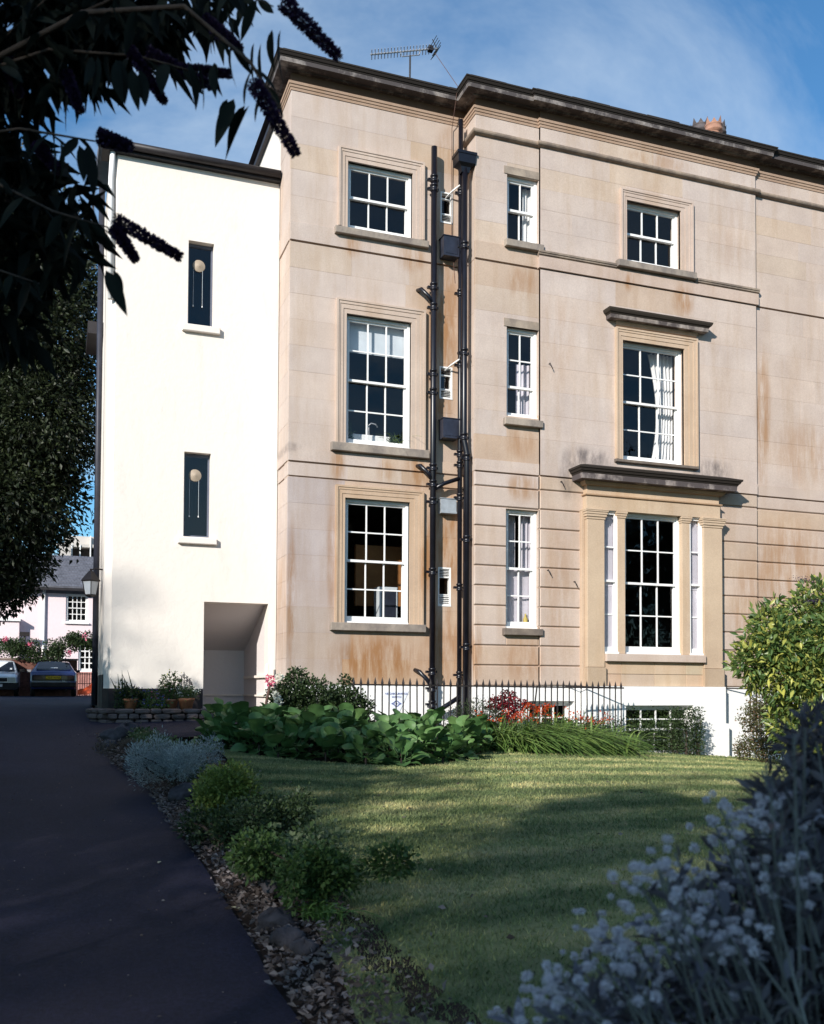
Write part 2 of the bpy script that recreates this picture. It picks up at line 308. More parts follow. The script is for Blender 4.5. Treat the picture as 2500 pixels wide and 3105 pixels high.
def tarmac():
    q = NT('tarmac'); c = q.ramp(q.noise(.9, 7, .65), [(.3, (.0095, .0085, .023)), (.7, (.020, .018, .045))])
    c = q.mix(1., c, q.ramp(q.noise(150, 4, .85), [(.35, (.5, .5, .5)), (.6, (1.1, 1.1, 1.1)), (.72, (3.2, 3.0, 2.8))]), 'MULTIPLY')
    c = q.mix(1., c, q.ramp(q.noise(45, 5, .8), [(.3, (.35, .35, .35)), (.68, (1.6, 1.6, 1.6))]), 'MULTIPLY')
    q.bsdf(c, .82, .3, q.noise(90, 5, .85), .8, .02); return q.m
M['tarmac'] = tarmac()
M['soil'] = plain('soil', (.035, .025, .02), .95, .5, 7, .1, 1.0)

# ------------------------------------------------------------------ terrain
def sm(a, b, x): t = min(1, max(0, (x-a)/(b-a))); return t*t*(3-2*t)
def h_drive(u, v):
    a = -1.55+.069*v; t = sm(13.0, 19.5, v); return a*(1-t)+(-.33)*t
def h_lawn(u, v):
    S = v if v < 9 else 9+3*(1-math.exp(-(v-9)/3)); k = .045
    return -1.42+k*S-.045*u+.025*(math.sqrt(u*u+1)-1)-.0057*max(0, u)**2
EDGE = [(0, .9), (1.5, .45), (2.6, .05), (3.78, -.42), (4.21, -.60), (4.82, -.80), (5.46, -1.05), (6.14, -1.30), (7.27, -1.77), (8.91, -2.40), (10.6, -3.27), (12.7, -4.06), (13.6, -4.45), (15.2, -5.0), (17, -5.6), (19, -6.4), (80, -24)]
def interp(tab, x):
    if x <= tab[0][0]: return tab[0][1]
    for (a, p), (b, q_) in zip(tab, tab[1:]):
        if x <= b: return p+(q_-p)*(x-a)/(b-a)
    return tab[-1][1]
def eu(v): return interp(EDGE, v)
def ground(u, v):
    e = eu(v); t = sm(e-.05, e+.55, u); d = h_drive(u, v); l = h_lawn(u, min(v, 19))
    m = .06*math.exp(-((u-e-.5)/.35)**2) if v < 14 else 0
    far = sm(19, 24, v)
    return (d*(1-t)+l*t+m)*(1-far)+(-.33)*far
def gz(x, y): return ground(*w2uv(x, y))
def ray_ground(px, py, fn=ground):
    r = Rv*((px-1250)/FPX) - Uv*((py-CY)/FPX) + Fv; t = 1.0
    while t < 60:
        p = r*t; u, v = w2uv(p.x, p.y)
        if p.z < fn(u, v): return p
        t += .02
    return r*60
def sheet(name, us, vs, hf, mat, dz):
    V = []; 
    for v in vs:
        for u in us(v): x, y = uv2w(u, v); V.append((x, y, hf(u, v)+dz))
    n = len(us(vs[0])); F = [(i*n+j, i*n+j+1, (i+1)*n+j+1, (i+1)*n+j) for i in range(len(vs)-1) for j in range(n-1)]
    return link(name, np_mesh(name, np.array(V), np.array(F), mat, smooth=True), None)
gu = sorted(set([-600, -150, -60]+[round(-40+i*1.0, 2) for i in range(30)]+[round(-10+i*.2, 2) for i in range(110)]+[round(12+i*1.5, 2) for i in range(20)]+[60, 150, 600]))
gv = sorted(set([-400, -100, -40, -20]+[round(-10+i*.25, 2) for i in range(130)]+[round(22+i*1.5, 2) for i in range(30)]+[90, 200, 800]))
struct(sheet('ground', lambda v: gu, gv, lambda u, v: ground(max(-45, min(45, u)), max(-12, min(60, v))), M['soil'], -.035))
dvs = [round(-8+i*.2, 2) for i in range(140)]+[20+i*1.0 for i in range(28)]
def du(v):
    e = eu(v); lft = -6.5 if v < 13 else -6.5-(v-13)*1.2
    if v > 17.5: e = max(e, -6.0)
    return [lft+(e-lft)*(i/36) for i in range(37)]
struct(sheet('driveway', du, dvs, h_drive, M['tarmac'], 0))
# tarmac spur to the porch
pm = []; ys = [13.62+i*.1 for i in range(24)]; n = 24
for iy, y in enumerate(ys):
    xe = -2.0
    while w2uv(xe, y)[0] < eu(w2uv(xe, y)[1])-.3: xe += .02
    for j in range(n):
        x = xe+(3.7-xe)*j/(n-1); u, v = w2uv(x, y); e = .05 if (j == 0 or iy == 0) else 0
        pm.append((x, y-(.06 if iy == 0 else 0), max(h_drive(u, v), ground(u, v)-.01)+.006-e))
struct(link('path', np_mesh('path', np.array(pm), np.array([(i*n+j, i*n+j+1, (i+1)*n+j+1, (i+1)*n+j) for i in range(len(ys)-1) for j in range(n-1)]), M['tarmac'], smooth=True), None))
# lawn: columns fan out between the border edge and the flower beds
NEAR = [(-.225, 14.2), (-.2, 12.2), (-.18, 10.3), (-.15, 8.4), (-.125, 7.0), (-.11, 6.0), (-.10, 5.2), (-.095, 4.7), (-.07, 4.1), (-.05, 3.5), (.05, 2.9), (.2, 1.6), (.7, 1.2)]
FARP = [(600, 2221), (640, 2258), (676, 2280), (820, 2303), (970, 2315), (1100, 2324), (1229, 2329), (1330, 2322), (1407, 2309), (1450, 2292), (1490, 2278), (1666, 2273), (1874, 2281), (2081, 2291), (2206, 2297), (2330, 2302), (2500, 2300)]
FAR = []
for x, y in FARP:
    p = ray_ground(x, y, h_lawn); u, v = w2uv(p.x, p.y); FAR.append((u/v, v))
FAR += [(.5, 15.5), (.7, 13)]
ths = [-.222+i*.0066 for i in range(135)]; V = []; NR = 90
for th in ths:
    a, b = interp(NEAR, th), interp(FAR, th); b = max(b, a+.05)
    for k in range(NR+1):
        v = a+(b-a)*(k/NR)**1.25; u = th*v; x, y = uv2w(u, v); V.append((x, y, h_lawn(u, v)+.012))
n = NR+1
struct(link('lawn', np_mesh('lawn', np.array(V), np.array([(i*n+j, (i+1)*n+j, (i+1)*n+j+1, i*n+j+1) for i in range(len(ths)-1) for j in range(NR)]), M['lawn'], smooth=True), None))
# mown grass blades
nb = 210000; th = rng.uniform(-.222, .46, nb*2); tt = rng.uniform(0, 1, nb*2)
an = np.interp(th, [q[0] for q in NEAR], [q[1] for q in NEAR]); fa = np.interp(th, [q[0] for q in FAR], [q[1] for q in FAR])
vv = an+(fa-an)*tt; keep = rng.uniform(0, 1, nb*2) < np.clip(vv/9., .25, 1)
uu = (th*vv)[keep][:nb]; vv = vv[keep][:nb]; nb = len(uu)
hh = np.array([h_lawn(a, b) for a, b in zip(uu, vv)])+.008
X = uu*math.cos(YAW)+vv*math.sin(YAW); Y = -uu*math.sin(YAW)+vv*math.cos(YAW)
an_ = rng.uniform(0, 6.283, nb); wd = rng.uniform(.003, .0065, nb)*(.6+vv/12); ht = rng.uniform(.012, .035, nb)
ln = rng.normal(0, .013, (nb, 2)); P0 = np.stack([X-np.cos(an_)*wd, Y-np.sin(an_)*wd, hh], 1); P1 = np.stack([X+np.cos(an_)*wd, Y+np.sin(an_)*wd, hh], 1); P2 = np.stack([X+ln[:, 0], Y+ln[:, 1], hh+ht], 1)
tag(link('grass', np_mesh('grass', np.stack([P0, P1, P2], 1).reshape(-1, 3), np.arange(nb*3).reshape(-1, 3), M['grass'], rng.uniform(0, 1, nb)), None), 'short mown grass blades of the striped lawn', 'grass', kind='stuff')

# ------------------------------------------------------------------ stone house
YP, Y1, Y2, Y3, YB = 15.40, 14.95, 14.90, 14.955, 14.75
XA, XB, XC, XD, XE = 3.48, 6.60, 7.82, 12.44, 17.0
house = empty('stone_house', (8, 15.4, -.4), 'large honey stone townhouse with sash windows, black cornice and white basement', 'house')
def rects(x0, x1, z0, z1, holes):
    xs = sorted(set([x0, x1]+[min(max(h[i], x0), x1) for h in holes for i in (0, 1)])); zs = sorted(set([z0, z1]+[min(max(h[i], z0), z1) for h in holes for i in (2, 3)]))
    outp = []
    for a, b in zip(xs, xs[1:]):
        run = None
        for c, d in zip(zs, zs[1:]):
            mx_, mz = (a+b)/2, (c+d)/2; solid = not any(h[0] < mx_ < h[1] and h[2] < mz < h[3] for h in holes)
            if solid: run = (run[0], d) if run else (c, d)
            if (not solid or d == zs[-1]) and run: outp.append((a, b, *run)); run = None
    return outp
WIN = dict(pg=(4.44, 5.585, 1.10, 3.18), p1=(4.445, 5.60, 4.09, 6.275), p2=(4.45, 5.61, 7.735, 8.87),
           v2=(6.135, 6.365, 8.12, 8.675), v1=(6.13, 6.37, 5.03, 5.60), vg=(6.115, 6.355, 1.43, 2.105),
           s2=(7.20, 7.81, 7.79, 8.955), s1=(7.197, 7.808, 4.72, 6.28), sg=(7.197, 7.808, 1.06, 3.115),
           c2=(9.56, 10.722, 7.77, 8.89), c1=(9.465, 10.785, 4.14, 6.31), bay=(8.72, 11.46, .30, 3.30))
wall = MB()
for (x0, x1, yy, hs) in ((XA+.004, XB, YP, ['pg', 'p1', 'p2', 'v2', 'v1', 'vg']), (XB+.004, XC, Y1, ['s2', 's1', 'sg']), (XC, XD-.004, Y2, ['c2', 'c1', 'bay']), (XD, XE, Y3, [])):
    H = [(WIN[h][0]-.004, WIN[h][1]+.004, WIN[h][2]-.004, WIN[h][3]+.004) for h in hs]
    zones = [(.07, 3.464, .002), (3.464, 3.49, .028), (3.49, 3.705, .002), (3.705, 3.732, .028), (3.732, 7.358, .002), (7.358, 7.388, .028), (7.388, 10.2, .002)] if yy == YP else [(.07, 3.732, .028), (3.732, 7.358, .002), (7.358, 7.388, .028), (7.388, 10.2, .002)]
    for za, zb, rec in zones:
        for a, b, c, d in rects(x0, x1, za, zb, H): wall.box(a, b, yy+rec, yy+.30, c, d)
wall.box(XA+.028, XA+.3, YP+.03, 16.19, .07, 10.2)        # left return
wall.box(XB+.028, XB+.3, Y1+.03, YP+.2, .07, 10.2)
wallo = wall.build('wall', M['stone'], house, color=(.86, .8, .74))
NBLK = [0]
def blk(x0, x1, yf, yb, z0, z1, tint, axis='y', c=.002, mat=None):
    m = MB()
    if axis == 'y': m.cbox(x0, x1, yf, yb, z0, z1, c)
    else: # left facing face at x=yf, running y from x0..x1
        m.cbox(x0, x1, yf, yb, z0, z1, c); m.v = [(b, a, zz) for a, b, zz in m.v]; m.f = [tuple(reversed(f)) for f in m.f]
    NBLK[0] += 1
    return m.build('ashlar_block', mat or M['stone'], wallo, color=tint)
def tint_at(x, z, sec):
    k = random.uniform(.965, 1.03); wsh = random.uniform(-.012, .014); t = [k*(1+wsh), k, k*(1-wsh*1.6)]
    if random.random() < .07: t = [t[0]*.98, t[1]*.95, t[2]*.88]
    def warm(a): t[0] *= 1-.10*a; t[1] *= 1-.20*a; t[2] *= 1-.33*a
    if sec == 'p':
        if z < 3.4 and x > 4.2: warm(.75)
        elif z < 3.4: t[:] = [t[0]*.80, t[1]*.82, t[2]*.88]
        if z < 1.0 and x > 4.2: warm(.4)
        if 3.4 < z < 7 and x > 5.6: warm(.6)
        if z > 7 and x > 5.9: warm(.4)
    if sec == 'b1' and z > 3.9 and 7.1 < x < 7.9 and (z < 4.6 or 7.0 < z < 7.7): warm(.75)
    if sec == 'b1' and z < 1.05 and x > 7.1: warm(.55)
    if sec == 'b1' and z < 3.5: warm(.2)
    if sec == 'b2' and z < 3.5: warm(.28)
    if sec == 'b3': warm(.35 if z < 3.5 else .18)
    if sec == 'b2' and 6.8 < z < 7.4 and 9.9 < x < 10.9 and random.random() < .7: warm(.7)
    return tuple(t)
def ashlar(sec, x0, x1, yy, z0, z1, n, holes, blen, gap=.0016, rust=False, axis='y', proj=0):
    hs = [WIN[h] for h in holes]; hgt = (z1-z0)/n
    for i in range(n):
        a, b = z0+i*hgt, z0+(i+1)*hgt
        segs = rects(x0, x1, a, b, hs)
        # merge neighbouring full height segments
        segs.sort(); mg = []
        for s in segs:
            if mg and abs(mg[-1][1]-s[0]) < 1e-6 and abs(mg[-1][2]-s[2]) < 1e-6 and abs(mg[-1][3]-s[3]) < 1e-6: mg[-1] = (mg[-1][0], s[1], s[2], s[3])
            else: mg.append(s)
        for (p, q, c, d) in mg:
            L = q-p; k = 1 if rust else max(1, round(L/(blen*random.uniform(.85, 1.2))))
            cuts = [p+L*j/k+(random.uniform(-.14, .14)*L/k if 0 < j < k else 0) for j in range(k+1)]
            if k == 2 and i % 2: cuts[1] = p+L*.36
            for s, e in zip(cuts, cuts[1:]):
                g = gap/2; gz_ = .012 if rust else g; top = d-gz_ if d > b-.001 else d; bot = c+gz_ if c < a+.001 else c
                jit = 0 if rust else random.uniform(-.0012, .0012)
                blk(s+(0 if s == p else g), e-(0 if e == q else g), yy-proj+jit, yy+.06, bot, top, tint_at((s+e)/2, (a+b)/2, sec), axis, .012 if rust else .002)
PH = ['pg', 'p1', 'p2', 'v2', 'v1', 'vg']
ashlar('p', XA, XB, YP, .07, 3.464, 8, PH, 1.05)
ashlar('p', XA, XB, YP, 3.49, 3.705, 1, PH, .95); ashlar('p', XA, XB, YP, 3.732, 3.93, 1, PH, 1.2, proj=.012)
ashlar('p', XA, XB, YP, 3.93, 7.358, 8, PH, 1.0); ashlar('p', XA, XB, YP, 7.388, 7.69, 1, PH, 1.2, proj=.014); ashlar('p', XA, XB, YP, 7.69, 9.89, 5, PH, 1.0)
for a, b, n_, pj in ((.07, 3.464, 8, 0), (3.49, 3.705, 1, 0), (3.732, 3.93, 1, .012), (3.93, 7.358, 8, 0), (7.388, 7.69, 1, .014), (7.69, 9.89, 5, 0)):
    ashlar('r', YP+.062, 16.19, XA, a, b, n_, [], .85, axis='x', proj=pj)
SH = ['s2', 's1', 'sg']; CH = ['c2', 'c1', 'bay']
for sec, a, b, yy, hs in (('b1', XB, XC, Y1, SH), ('b2', XC, XD, Y2, CH), ('b3', XD, XE, Y3, [])):
    ashlar(sec, a, b, yy, .07, .415, 1, hs, 9, rust=True)
    ashlar(sec, a, b, yy, .415, 3.474, 9, hs, 9, rust=True); ashlar(sec, a, b, yy, 3.474, 3.72, 1, hs, 9, rust=True)
    ashlar(sec, a, b, yy, 3.732, 3.93, 1, hs, 1.6, proj=.01); ashlar(sec, a, b, yy, 3.93, 7.358, 8, hs, 1.35)
    ashlar(sec, a, b, yy, 7.388, 7.69, 1, hs, 1.6, proj=.012); ashlar(sec, a, b, yy, 7.69, 9.525, 5, hs, 1.35); ashlar(sec, a, b, yy, 9.63, 9.89, 1, hs, 1.4)
for a, b in ((.07, 3.474), (3.725, 7.365), (7.385, 9.525), (9.63, 9.89)):
    nn_ = max(1, round((b-a)/.9)); ashlar('r', Y1+.062, YP, XB, a, b, nn_, [], 1, axis='x')
# mouldings
CP = [(XA, 16.2), (XA, YP), (XB, YP), (XB, Y1), (XC, Y1), (XC, Y2), (XD, Y2), (XD, Y3), (XE, Y3)]
def swp(name, path, prof, mat, color=(1, 1, 1), parent=None): return MB().sweep(path, prof, 0).build(name, mat, parent or house, color=color)
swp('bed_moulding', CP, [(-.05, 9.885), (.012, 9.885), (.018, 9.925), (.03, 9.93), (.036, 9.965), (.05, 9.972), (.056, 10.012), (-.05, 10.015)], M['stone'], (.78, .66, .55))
swp('frieze', CP, [(-.05, 10.012), (.006, 10.013), (.006, 10.2), (-.05, 10.2)], M['stone'], (.3, .21, .15))  # dark brown tint: soot, with the shade under the cornice painted in
cor = swp('cornice', CP, [(-.05, 10.17), (.07, 10.172), (.085, 10.192), (.235, 10.193), (.24, 10.262), (-.05, 10.263)], M['cornice'])
swp('cornice_top', CP, [(-.05, 10.26), (.246, 10.263), (.254, 10.285), (.268, 10.29), (.288, 10.325), (.298, 10.33), (.298, 10.352), (.0, 10.41), (-.05, 10.41)], M['cornice_top'], parent=house)
# worn blocks lying unevenly along the cornice edge
for (p0, p1) in ((CP[1], CP[2]), (CP[3], CP[4]), (CP[5], CP[6]), (CP[7], CP[8])):
    x = p0[0]-.2
    while x < p1[0]-.1:
        L = random.uniform(.5, .9); t = random.uniform(.008, .024)
        MB().cbox(x, min(x+L-.01, p1[0]+.2), p0[1]-.285+random.uniform(0, .02), p0[1]+.05, 10.348, 10.36+t, .006).build('coping_stone', M['cornice_top'], house); x += L
SP = [(XB, YP-.01), (XB, Y1), (XC, Y1), (XC, Y2), (XD, Y2), (XD, Y3), (XE, Y3)]
swp('string_course', SP, [(-.02, 9.522), (.012, 9.524)]+[(.02+.055*math.sin(t), 9.578-.048*math.cos(t)) for t in [math.pi*k/7 for k in range(1, 7)]]+[(.03, 9.630), (.012, 9.638), (-.02, 9.64)], M['sill'], (.95, .88, .82))
for a, b in ((XC, 9.335), (11.012, XD)):    # moulded sill band beside the top window
    e0 = a-.05 if a == XC else a; e1 = b+.05 if b == XD else b
    MB().sweep([(e0, Y2), (e1, Y2)], [(-.01, 7.58), (.014, 7.581), (.02, 7.605), (.04, 7.61), (.045, 7.635), (.058, 7.64), (.062, 7.672), (-.01, 7.70)]).build('sill_band', M['sill'], house, color=(1, .94, .88))
swp('sill_band_fascia', [(XC, Y2+.3), (XC, Y2), (XD, Y2), (XD, Y2+.05)], [(-.01, 7.372), (.035, 7.374), (.035, 7.579), (-.01, 7.581)], M['stone'], (.95, .9, .86))
# roof behind parapet
rf = MB(); rf.add([(XA-.1, YP-.1, 10.33), (XB+.02, YP-.1, 10.33), (XB+.02, Y1, 10.33), (XE, Y1, 10.33), (XE, 24, 10.33), (XA-.1, 24, 10.33)], [(0, 1, 2, 3, 4, 5)])
rf.build('roof', M['lead'], house)
sd = MB(); sd.box(XA+.02, XA+.3, 16.195, 24, -.4, 10.06); sd.box(XA+.3, XE, 23.7, 24, -.4, 10.3); sd.box(XE-.3, XE, 15.2, 23.7, -.4, 10.3)
sd.build('side_wall', M['render'], house)
MB().box(XA-.06, XA+.32, 16.2, 24, 10.062, 10.15).build('verge', M['lead'], house)
# rooms: floors, partition and back wall
rm = MB()
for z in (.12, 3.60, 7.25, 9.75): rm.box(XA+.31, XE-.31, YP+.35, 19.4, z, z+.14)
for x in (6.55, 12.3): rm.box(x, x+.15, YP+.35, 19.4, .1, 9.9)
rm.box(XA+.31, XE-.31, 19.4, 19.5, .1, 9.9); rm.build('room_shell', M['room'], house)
# basement
bs = MB(); bs.box(XA, XB+.02, YP-.02, YP+.3, -1.5, .068)
BW2 = (7.62, 8.5, -1.0, -.19)
for a, b, c, d in rects(XB, XC+.8, -1.6, .068, [BW2]): bs.box(a, b, Y1-.03, Y1+.3, c, d)
BW = (9.41, 10.83, -1.15, -.265)
for a, b, c, d in rects(8.62, 11.54, -1.7, .072, [BW]): bs.box(a, b, YB-.04, YB+.3, c, d)
bs.box(11.541, XE, Y3-.05, Y3+.3, -1.75, .066); bs.box(11.54, 11.60, YB-.05, YB+.1, -1.75, -.60)
bs.build('basement_wall', M['limewash'], house)
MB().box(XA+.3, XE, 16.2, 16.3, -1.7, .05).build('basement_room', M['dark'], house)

# windows
PANE = {}
def pane(w_, h_, parent, x, y, z, mat):
    k = (round(w_, 3), round(h_, 3), mat.name)
    if k not in PANE: PANE[k] = MB().add([(0, 0, 0), (w_, 0, 0), (w_, 0, h_), (0, 0, h_)], [(0, 1, 2, 3)]).mesh('pane', mat)
    o = link('pane', PANE[k], None, parent); o.location = Vector((x, y, z))-wloc(parent); o.rotation_euler = (random.gauss(0, .007), 0, random.gauss(0, .007)); return o
def sash(name, owner, x0, x1, z0, z1, yf, cols, rows, meet, fr=.05, deep=.12, bar=.022, glass=None, foot=.09, st=.035):
    """meet: number of pane rows in the lower sash; yf: outer face of the frame"""
    glass = glass or M['glass']; f = MB()
    f.box(x0, x0+fr, yf, yf+deep, z0, z1); f.box(x1-fr, x1, yf, yf+deep, z0, z1); f.box(x0+fr, x1-fr, yf, yf+deep, z1-fr, z1); f.box(x0-.012, x1+.012, yf-.03, yf+deep, z0-.03, z0+.03)
    wo = f.build(name, M['white'], owner)
    a, b, c, d = x0+fr, x1-fr, z0+.03, z1-fr; hrow = (d-c)/rows; zm = c+hrow*meet+ (.02 if meet else 0)
    for part, (p, q, yy, nr) in {'upper_sash': (zm-.02, d, yf+.035, rows-meet), 'lower_sash': (c, zm+.02, yf+.075, meet)}.items():
        if nr == 0: continue
        bt = foot if part == 'lower_sash' else .04; s = MB()
        s.box(a, a+st, yy, yy+.035, p, q); s.box(b-st, b, yy, yy+.035, p, q); s.box(a+st, b-st, yy-.004, yy+.035, p, p+bt); s.box(a+st, b-st, yy, yy+.035, q-.035, q)
        so = s.build('sash', M['white'], wo)
        ia, ib, ic, id_ = a+st, b-st, p+bt, q-.035; pw, ph = (ib-ia)/cols, (id_-ic)/nr
        for i in range(1, cols): MB().box(ia+i*pw-bar/2, ia+i*pw+bar/2, yy+.003, yy+.03, ic, id_).build('glazing_bar', M['white'], wo)
        for j in range(1, nr): MB().box(ia, ib, yy+.006, yy+.028, ic+j*ph-bar/2, ic+j*ph+bar/2).build('glazing_bar', M['white'], wo)
        for i in range(cols):
            for j in range(nr): pane(pw-.002, ph-.002, wo, ia+i*pw+.001, yy+.018, ic+j*ph+.001, glass)
    return wo
def architrave(x0, x1, z0, z1, ox0, ox1, oz1, yw, out_=.05, mat=None, color=(1, .97, .92), steps=3):
    mat = mat or M['stone']; m = MB()
    for i in range(steps):        # stepped moulding, outer step proudest
        t = i/steps; t2 = (i+1)/steps; pr = out_*(.45+.55*(i+1)/steps)
        a0, a1 = x0+(ox0-x0)*t, x0+(ox0-x0)*t2; b0, b1 = x1+(ox1-x1)*t, x1+(ox1-x1)*t2; c0, c1 = z1+(oz1-z1)*t, z1+(oz1-z1)*t2
        m.box(a1, a0, yw-pr, yw+.05, z0, c0); m.box(b0, b1, yw-pr, yw+.05, z0, c0); m.box(a1, b1, yw-pr, yw+.05, c0, c1)
    m.box(ox0-.004, ox0+.03, yw-out_-.012, yw+.04, z0, oz1+.003); m.box(ox1-.03, ox1+.004, yw-out_-.012, yw+.04, z0, oz1+.003); m.box(ox0+.03, ox1-.03, yw-out_-.0125, yw+.04, oz1-.03, oz1+.003)
    return m.build('architrave', mat, house, color=color)
def sill(x0, x1, z0, z1, yw, pr=.10, color=(1, 1, 1)):
    m = MB(); m.cbox(x0, x1, yw-pr, yw+.16, z0, z1, .008); return m.build('window_sill', M['sill'], house, color=color)
wd = WIN
architrave(*wd['pg'], 4.28, 5.825, 3.38, YP, .055, color=(.95, .84, .68)); sash('window', house, *wd['pg'], YP+.05, 3, 4, 2); sill(4.195, 5.867, .967, 1.098, YP)
architrave(*wd['p1'], 4.27, 5.845, 6.505, YP, .06, color=(.98, .94, .88)); sash('window', house, *wd['p1'], YP+.05, 3, 4, 2); sill(4.187, 5.917, 3.945, 4.085, YP)
architrave(*wd['p2'], 4.288, 5.816, 9.085, YP, .055, color=(1, .97, .93)); sash('window', house, *wd['p2'], YP+.05, 3, 2, 1); sill(4.227, 5.891, 7.595, 7.71, YP)
sash('window', house, *wd['s2'], Y1+.07, 2, 2, 1, foot=.07); sill(7.138, 7.87, 7.655, 7.775, Y1)
sash('window', house, *wd['s1'], Y1+.07, 2, 3, 1, foot=.07); sill(7.127, 7.857, 4.55, 4.67, Y1)
sash('window', house, *wd['sg'], Y1+.07, 2, 4, 2, foot=.09); sill(7.117, 7.859, .935, 1.05, Y1, color=(.62, .6, .6))
for a, b in ((6.42, 6.28), (9.09, 8.957)): MB().box(7.14, 7.817, Y1-.012, Y1+.05, b, a).build('lintel', M['sill'], house, color=(1, .97, .93))
architrave(*wd['c2'], 9.43, 10.978, 9.08, Y2, .05, color=(1, .96, .92)); sash('window', house, *wd['c2'], Y2+.08, 3, 2, 1); sill(9.336, 11.01, 7.62, 7.74, Y2, .12)
architrave(*wd['c1'], 9.32, 11.058, 6.52, Y2, .055, mat=M['stone_warm'], color=(1.05, 1, .95)); sash('window', house, *wd['c1'], Y2+.08, 3, 4, 2); sill(9.30, 11.07, 4.085, 4.138, Y2, .07, (.6, .57, .55))
swp('window_hood', [(9.33, Y2), (11.06, Y2)], [(-.01, 6.565), (.03, 6.566), (.05, 6.60), (.06, 6.605), (.07, 6.63), (-.01, 6.632)], M['stone_warm'])
hp = [(9.30, Y2+.02), (9.30, Y2), (11.06, Y2), (11.06, Y2+.02)]
swp('window_hood', hp, [(-.01, 6.633), (.16, 6.634), (.165, 6.70), (-.01, 6.71)], M['cornice'], (1.1, 1.05, 1))
swp('window_hood', hp, [(-.01, 6.71), (.17, 6.705), (.185, 6.73), (.2, 6.735), (.22, 6.77), (.225, 6.80), (-.01, 6.85)], M['cornice_top'], (1.4, 1.35, 1.2))
# tripartite ground floor window
bw = M['stone_warm']; BC = (1.04, 1.0, .93)
def bx(name, *a, c=.006, mat=None, color=BC): return MB().cbox(*a, c).build(name, mat or bw, house, color=color)
for a, b in ((8.66, 9.01), (11.10, 11.51)):
    bx('pilaster', a, b, YB, Y2+.06, .405, 3.0); bx('pedestal', a-.015, b+.015, YB-.03, Y2+.06, .072, .40, color=(.9, .86, .8))
    for i, (z, p) in enumerate(((3.002, .012), (3.045, .03), (3.09, .042), (3.13, .055), (3.155, .06))): bx('capital', a-p, b+p, YB-p, Y2+.06, z, z+(.042, .043, .038, .023, .022)[i], c=.004)
bx('pilaster', 8.60, 8.658, YB+.08, Y2+.06, .075, 3.16, color=(1, .95, .9))
for a, b in ((9.30, 9.46), (10.66, 10.83)):
    bx('mullion', a, b, YB+.045, Y2+.1, .648, 3.06, color=(1.08, 1.04, .97)); bx('mullion', a+.02, b+.02, YB+.085, Y2+.12, .648, 3.06)
    for i, (z, p) in enumerate(((3.062, .012), (3.10, .025), (3.14, .035))): bx('capital', a-p, b+p, YB+.045-p, Y2+.1, z, z+.036, c=.004)
EP = [(8.64, Y2+.02), (8.64, YB), (11.50, YB), (11.50, Y2+.02)]
for nm, pr, m_, c_ in (('entablature', [(-.3, 3.18), (-.02, 3.18), (-.02, 3.41), (-.3, 3.41)], bw, BC), ('entablature', [(-.3, 3.411), (-.01, 3.412), (.012, 3.425), (.012, 3.445), (-.02, 3.455), (-.3, 3.455)], bw, (.85, .72, .6)),
                   ('entablature', [(-.3, 3.456), (-.035, 3.457), (-.035, 3.62), (-.3, 3.62)], bw, (1.1, 1.04, .95)), ('entablature', [(-.3, 3.6), (.015, 3.601), (.05, 3.65), (.055, 3.665), (-.3, 3.667)], bw, (.85, .78, .7)),
                   ('bay_cornice', [(-.3, 3.668), (.19, 3.669), (.2, 3.76), (-.3, 3.765)], M['cornice'], (1.15, 1.1, 1.1)), ('bay_cornice', [(-.3, 3.765), (.205, 3.762), (.22, 3.79), (.235, 3.795), (.255, 3.835), (.27, 3.84), (.275, 3.875), (.05, 3.95), (-.3, 3.96)], M['cornice_top'], (1.1, 1.05, 1))):
    swp(nm, EP, pr, m_, c_)
bx('window_sill', 9.013, 11.20-.1, YB-.06, Y2+.2, .51, .645, mat=M['stone'], color=(1.02, 1.0, .97))
for a, b in ((.29, .505), (.075, .284)):
    for x0, x1 in ((9.012, 9.36), (9.364, 10.05), (10.054, 10.72), (10.724, 11.098)): bx('panel', x0, x1, YB+.03, Y2+.06, a, b, c=.004, color=tuple(random.uniform(.98, 1.1)*q for q in (1.04, 1.0, .92)))
sash('window', house, 9.462, 10.658, .65, 3.178, YB+.13, 3, 4, 2, foot=.11); sash('window', house, 9.012, 9.30, .65, 3.178, YB+.05, 1, 4, 2, fr=.018, deep=.1, st=.022); sash('window', house, 10.83, 11.10, .65, 3.178, YB+.05, 1, 4, 2, fr=.018, deep=.1, st=.022)
sash('window', house, BW[0], BW[1], BW[2], BW[3], YB+.06, 4, 4, 2, foot=.04); sash('window', house, BW2[0], BW2[1], BW2[2], BW2[3], Y1+.1, 3, 3, 1, foot=.04)
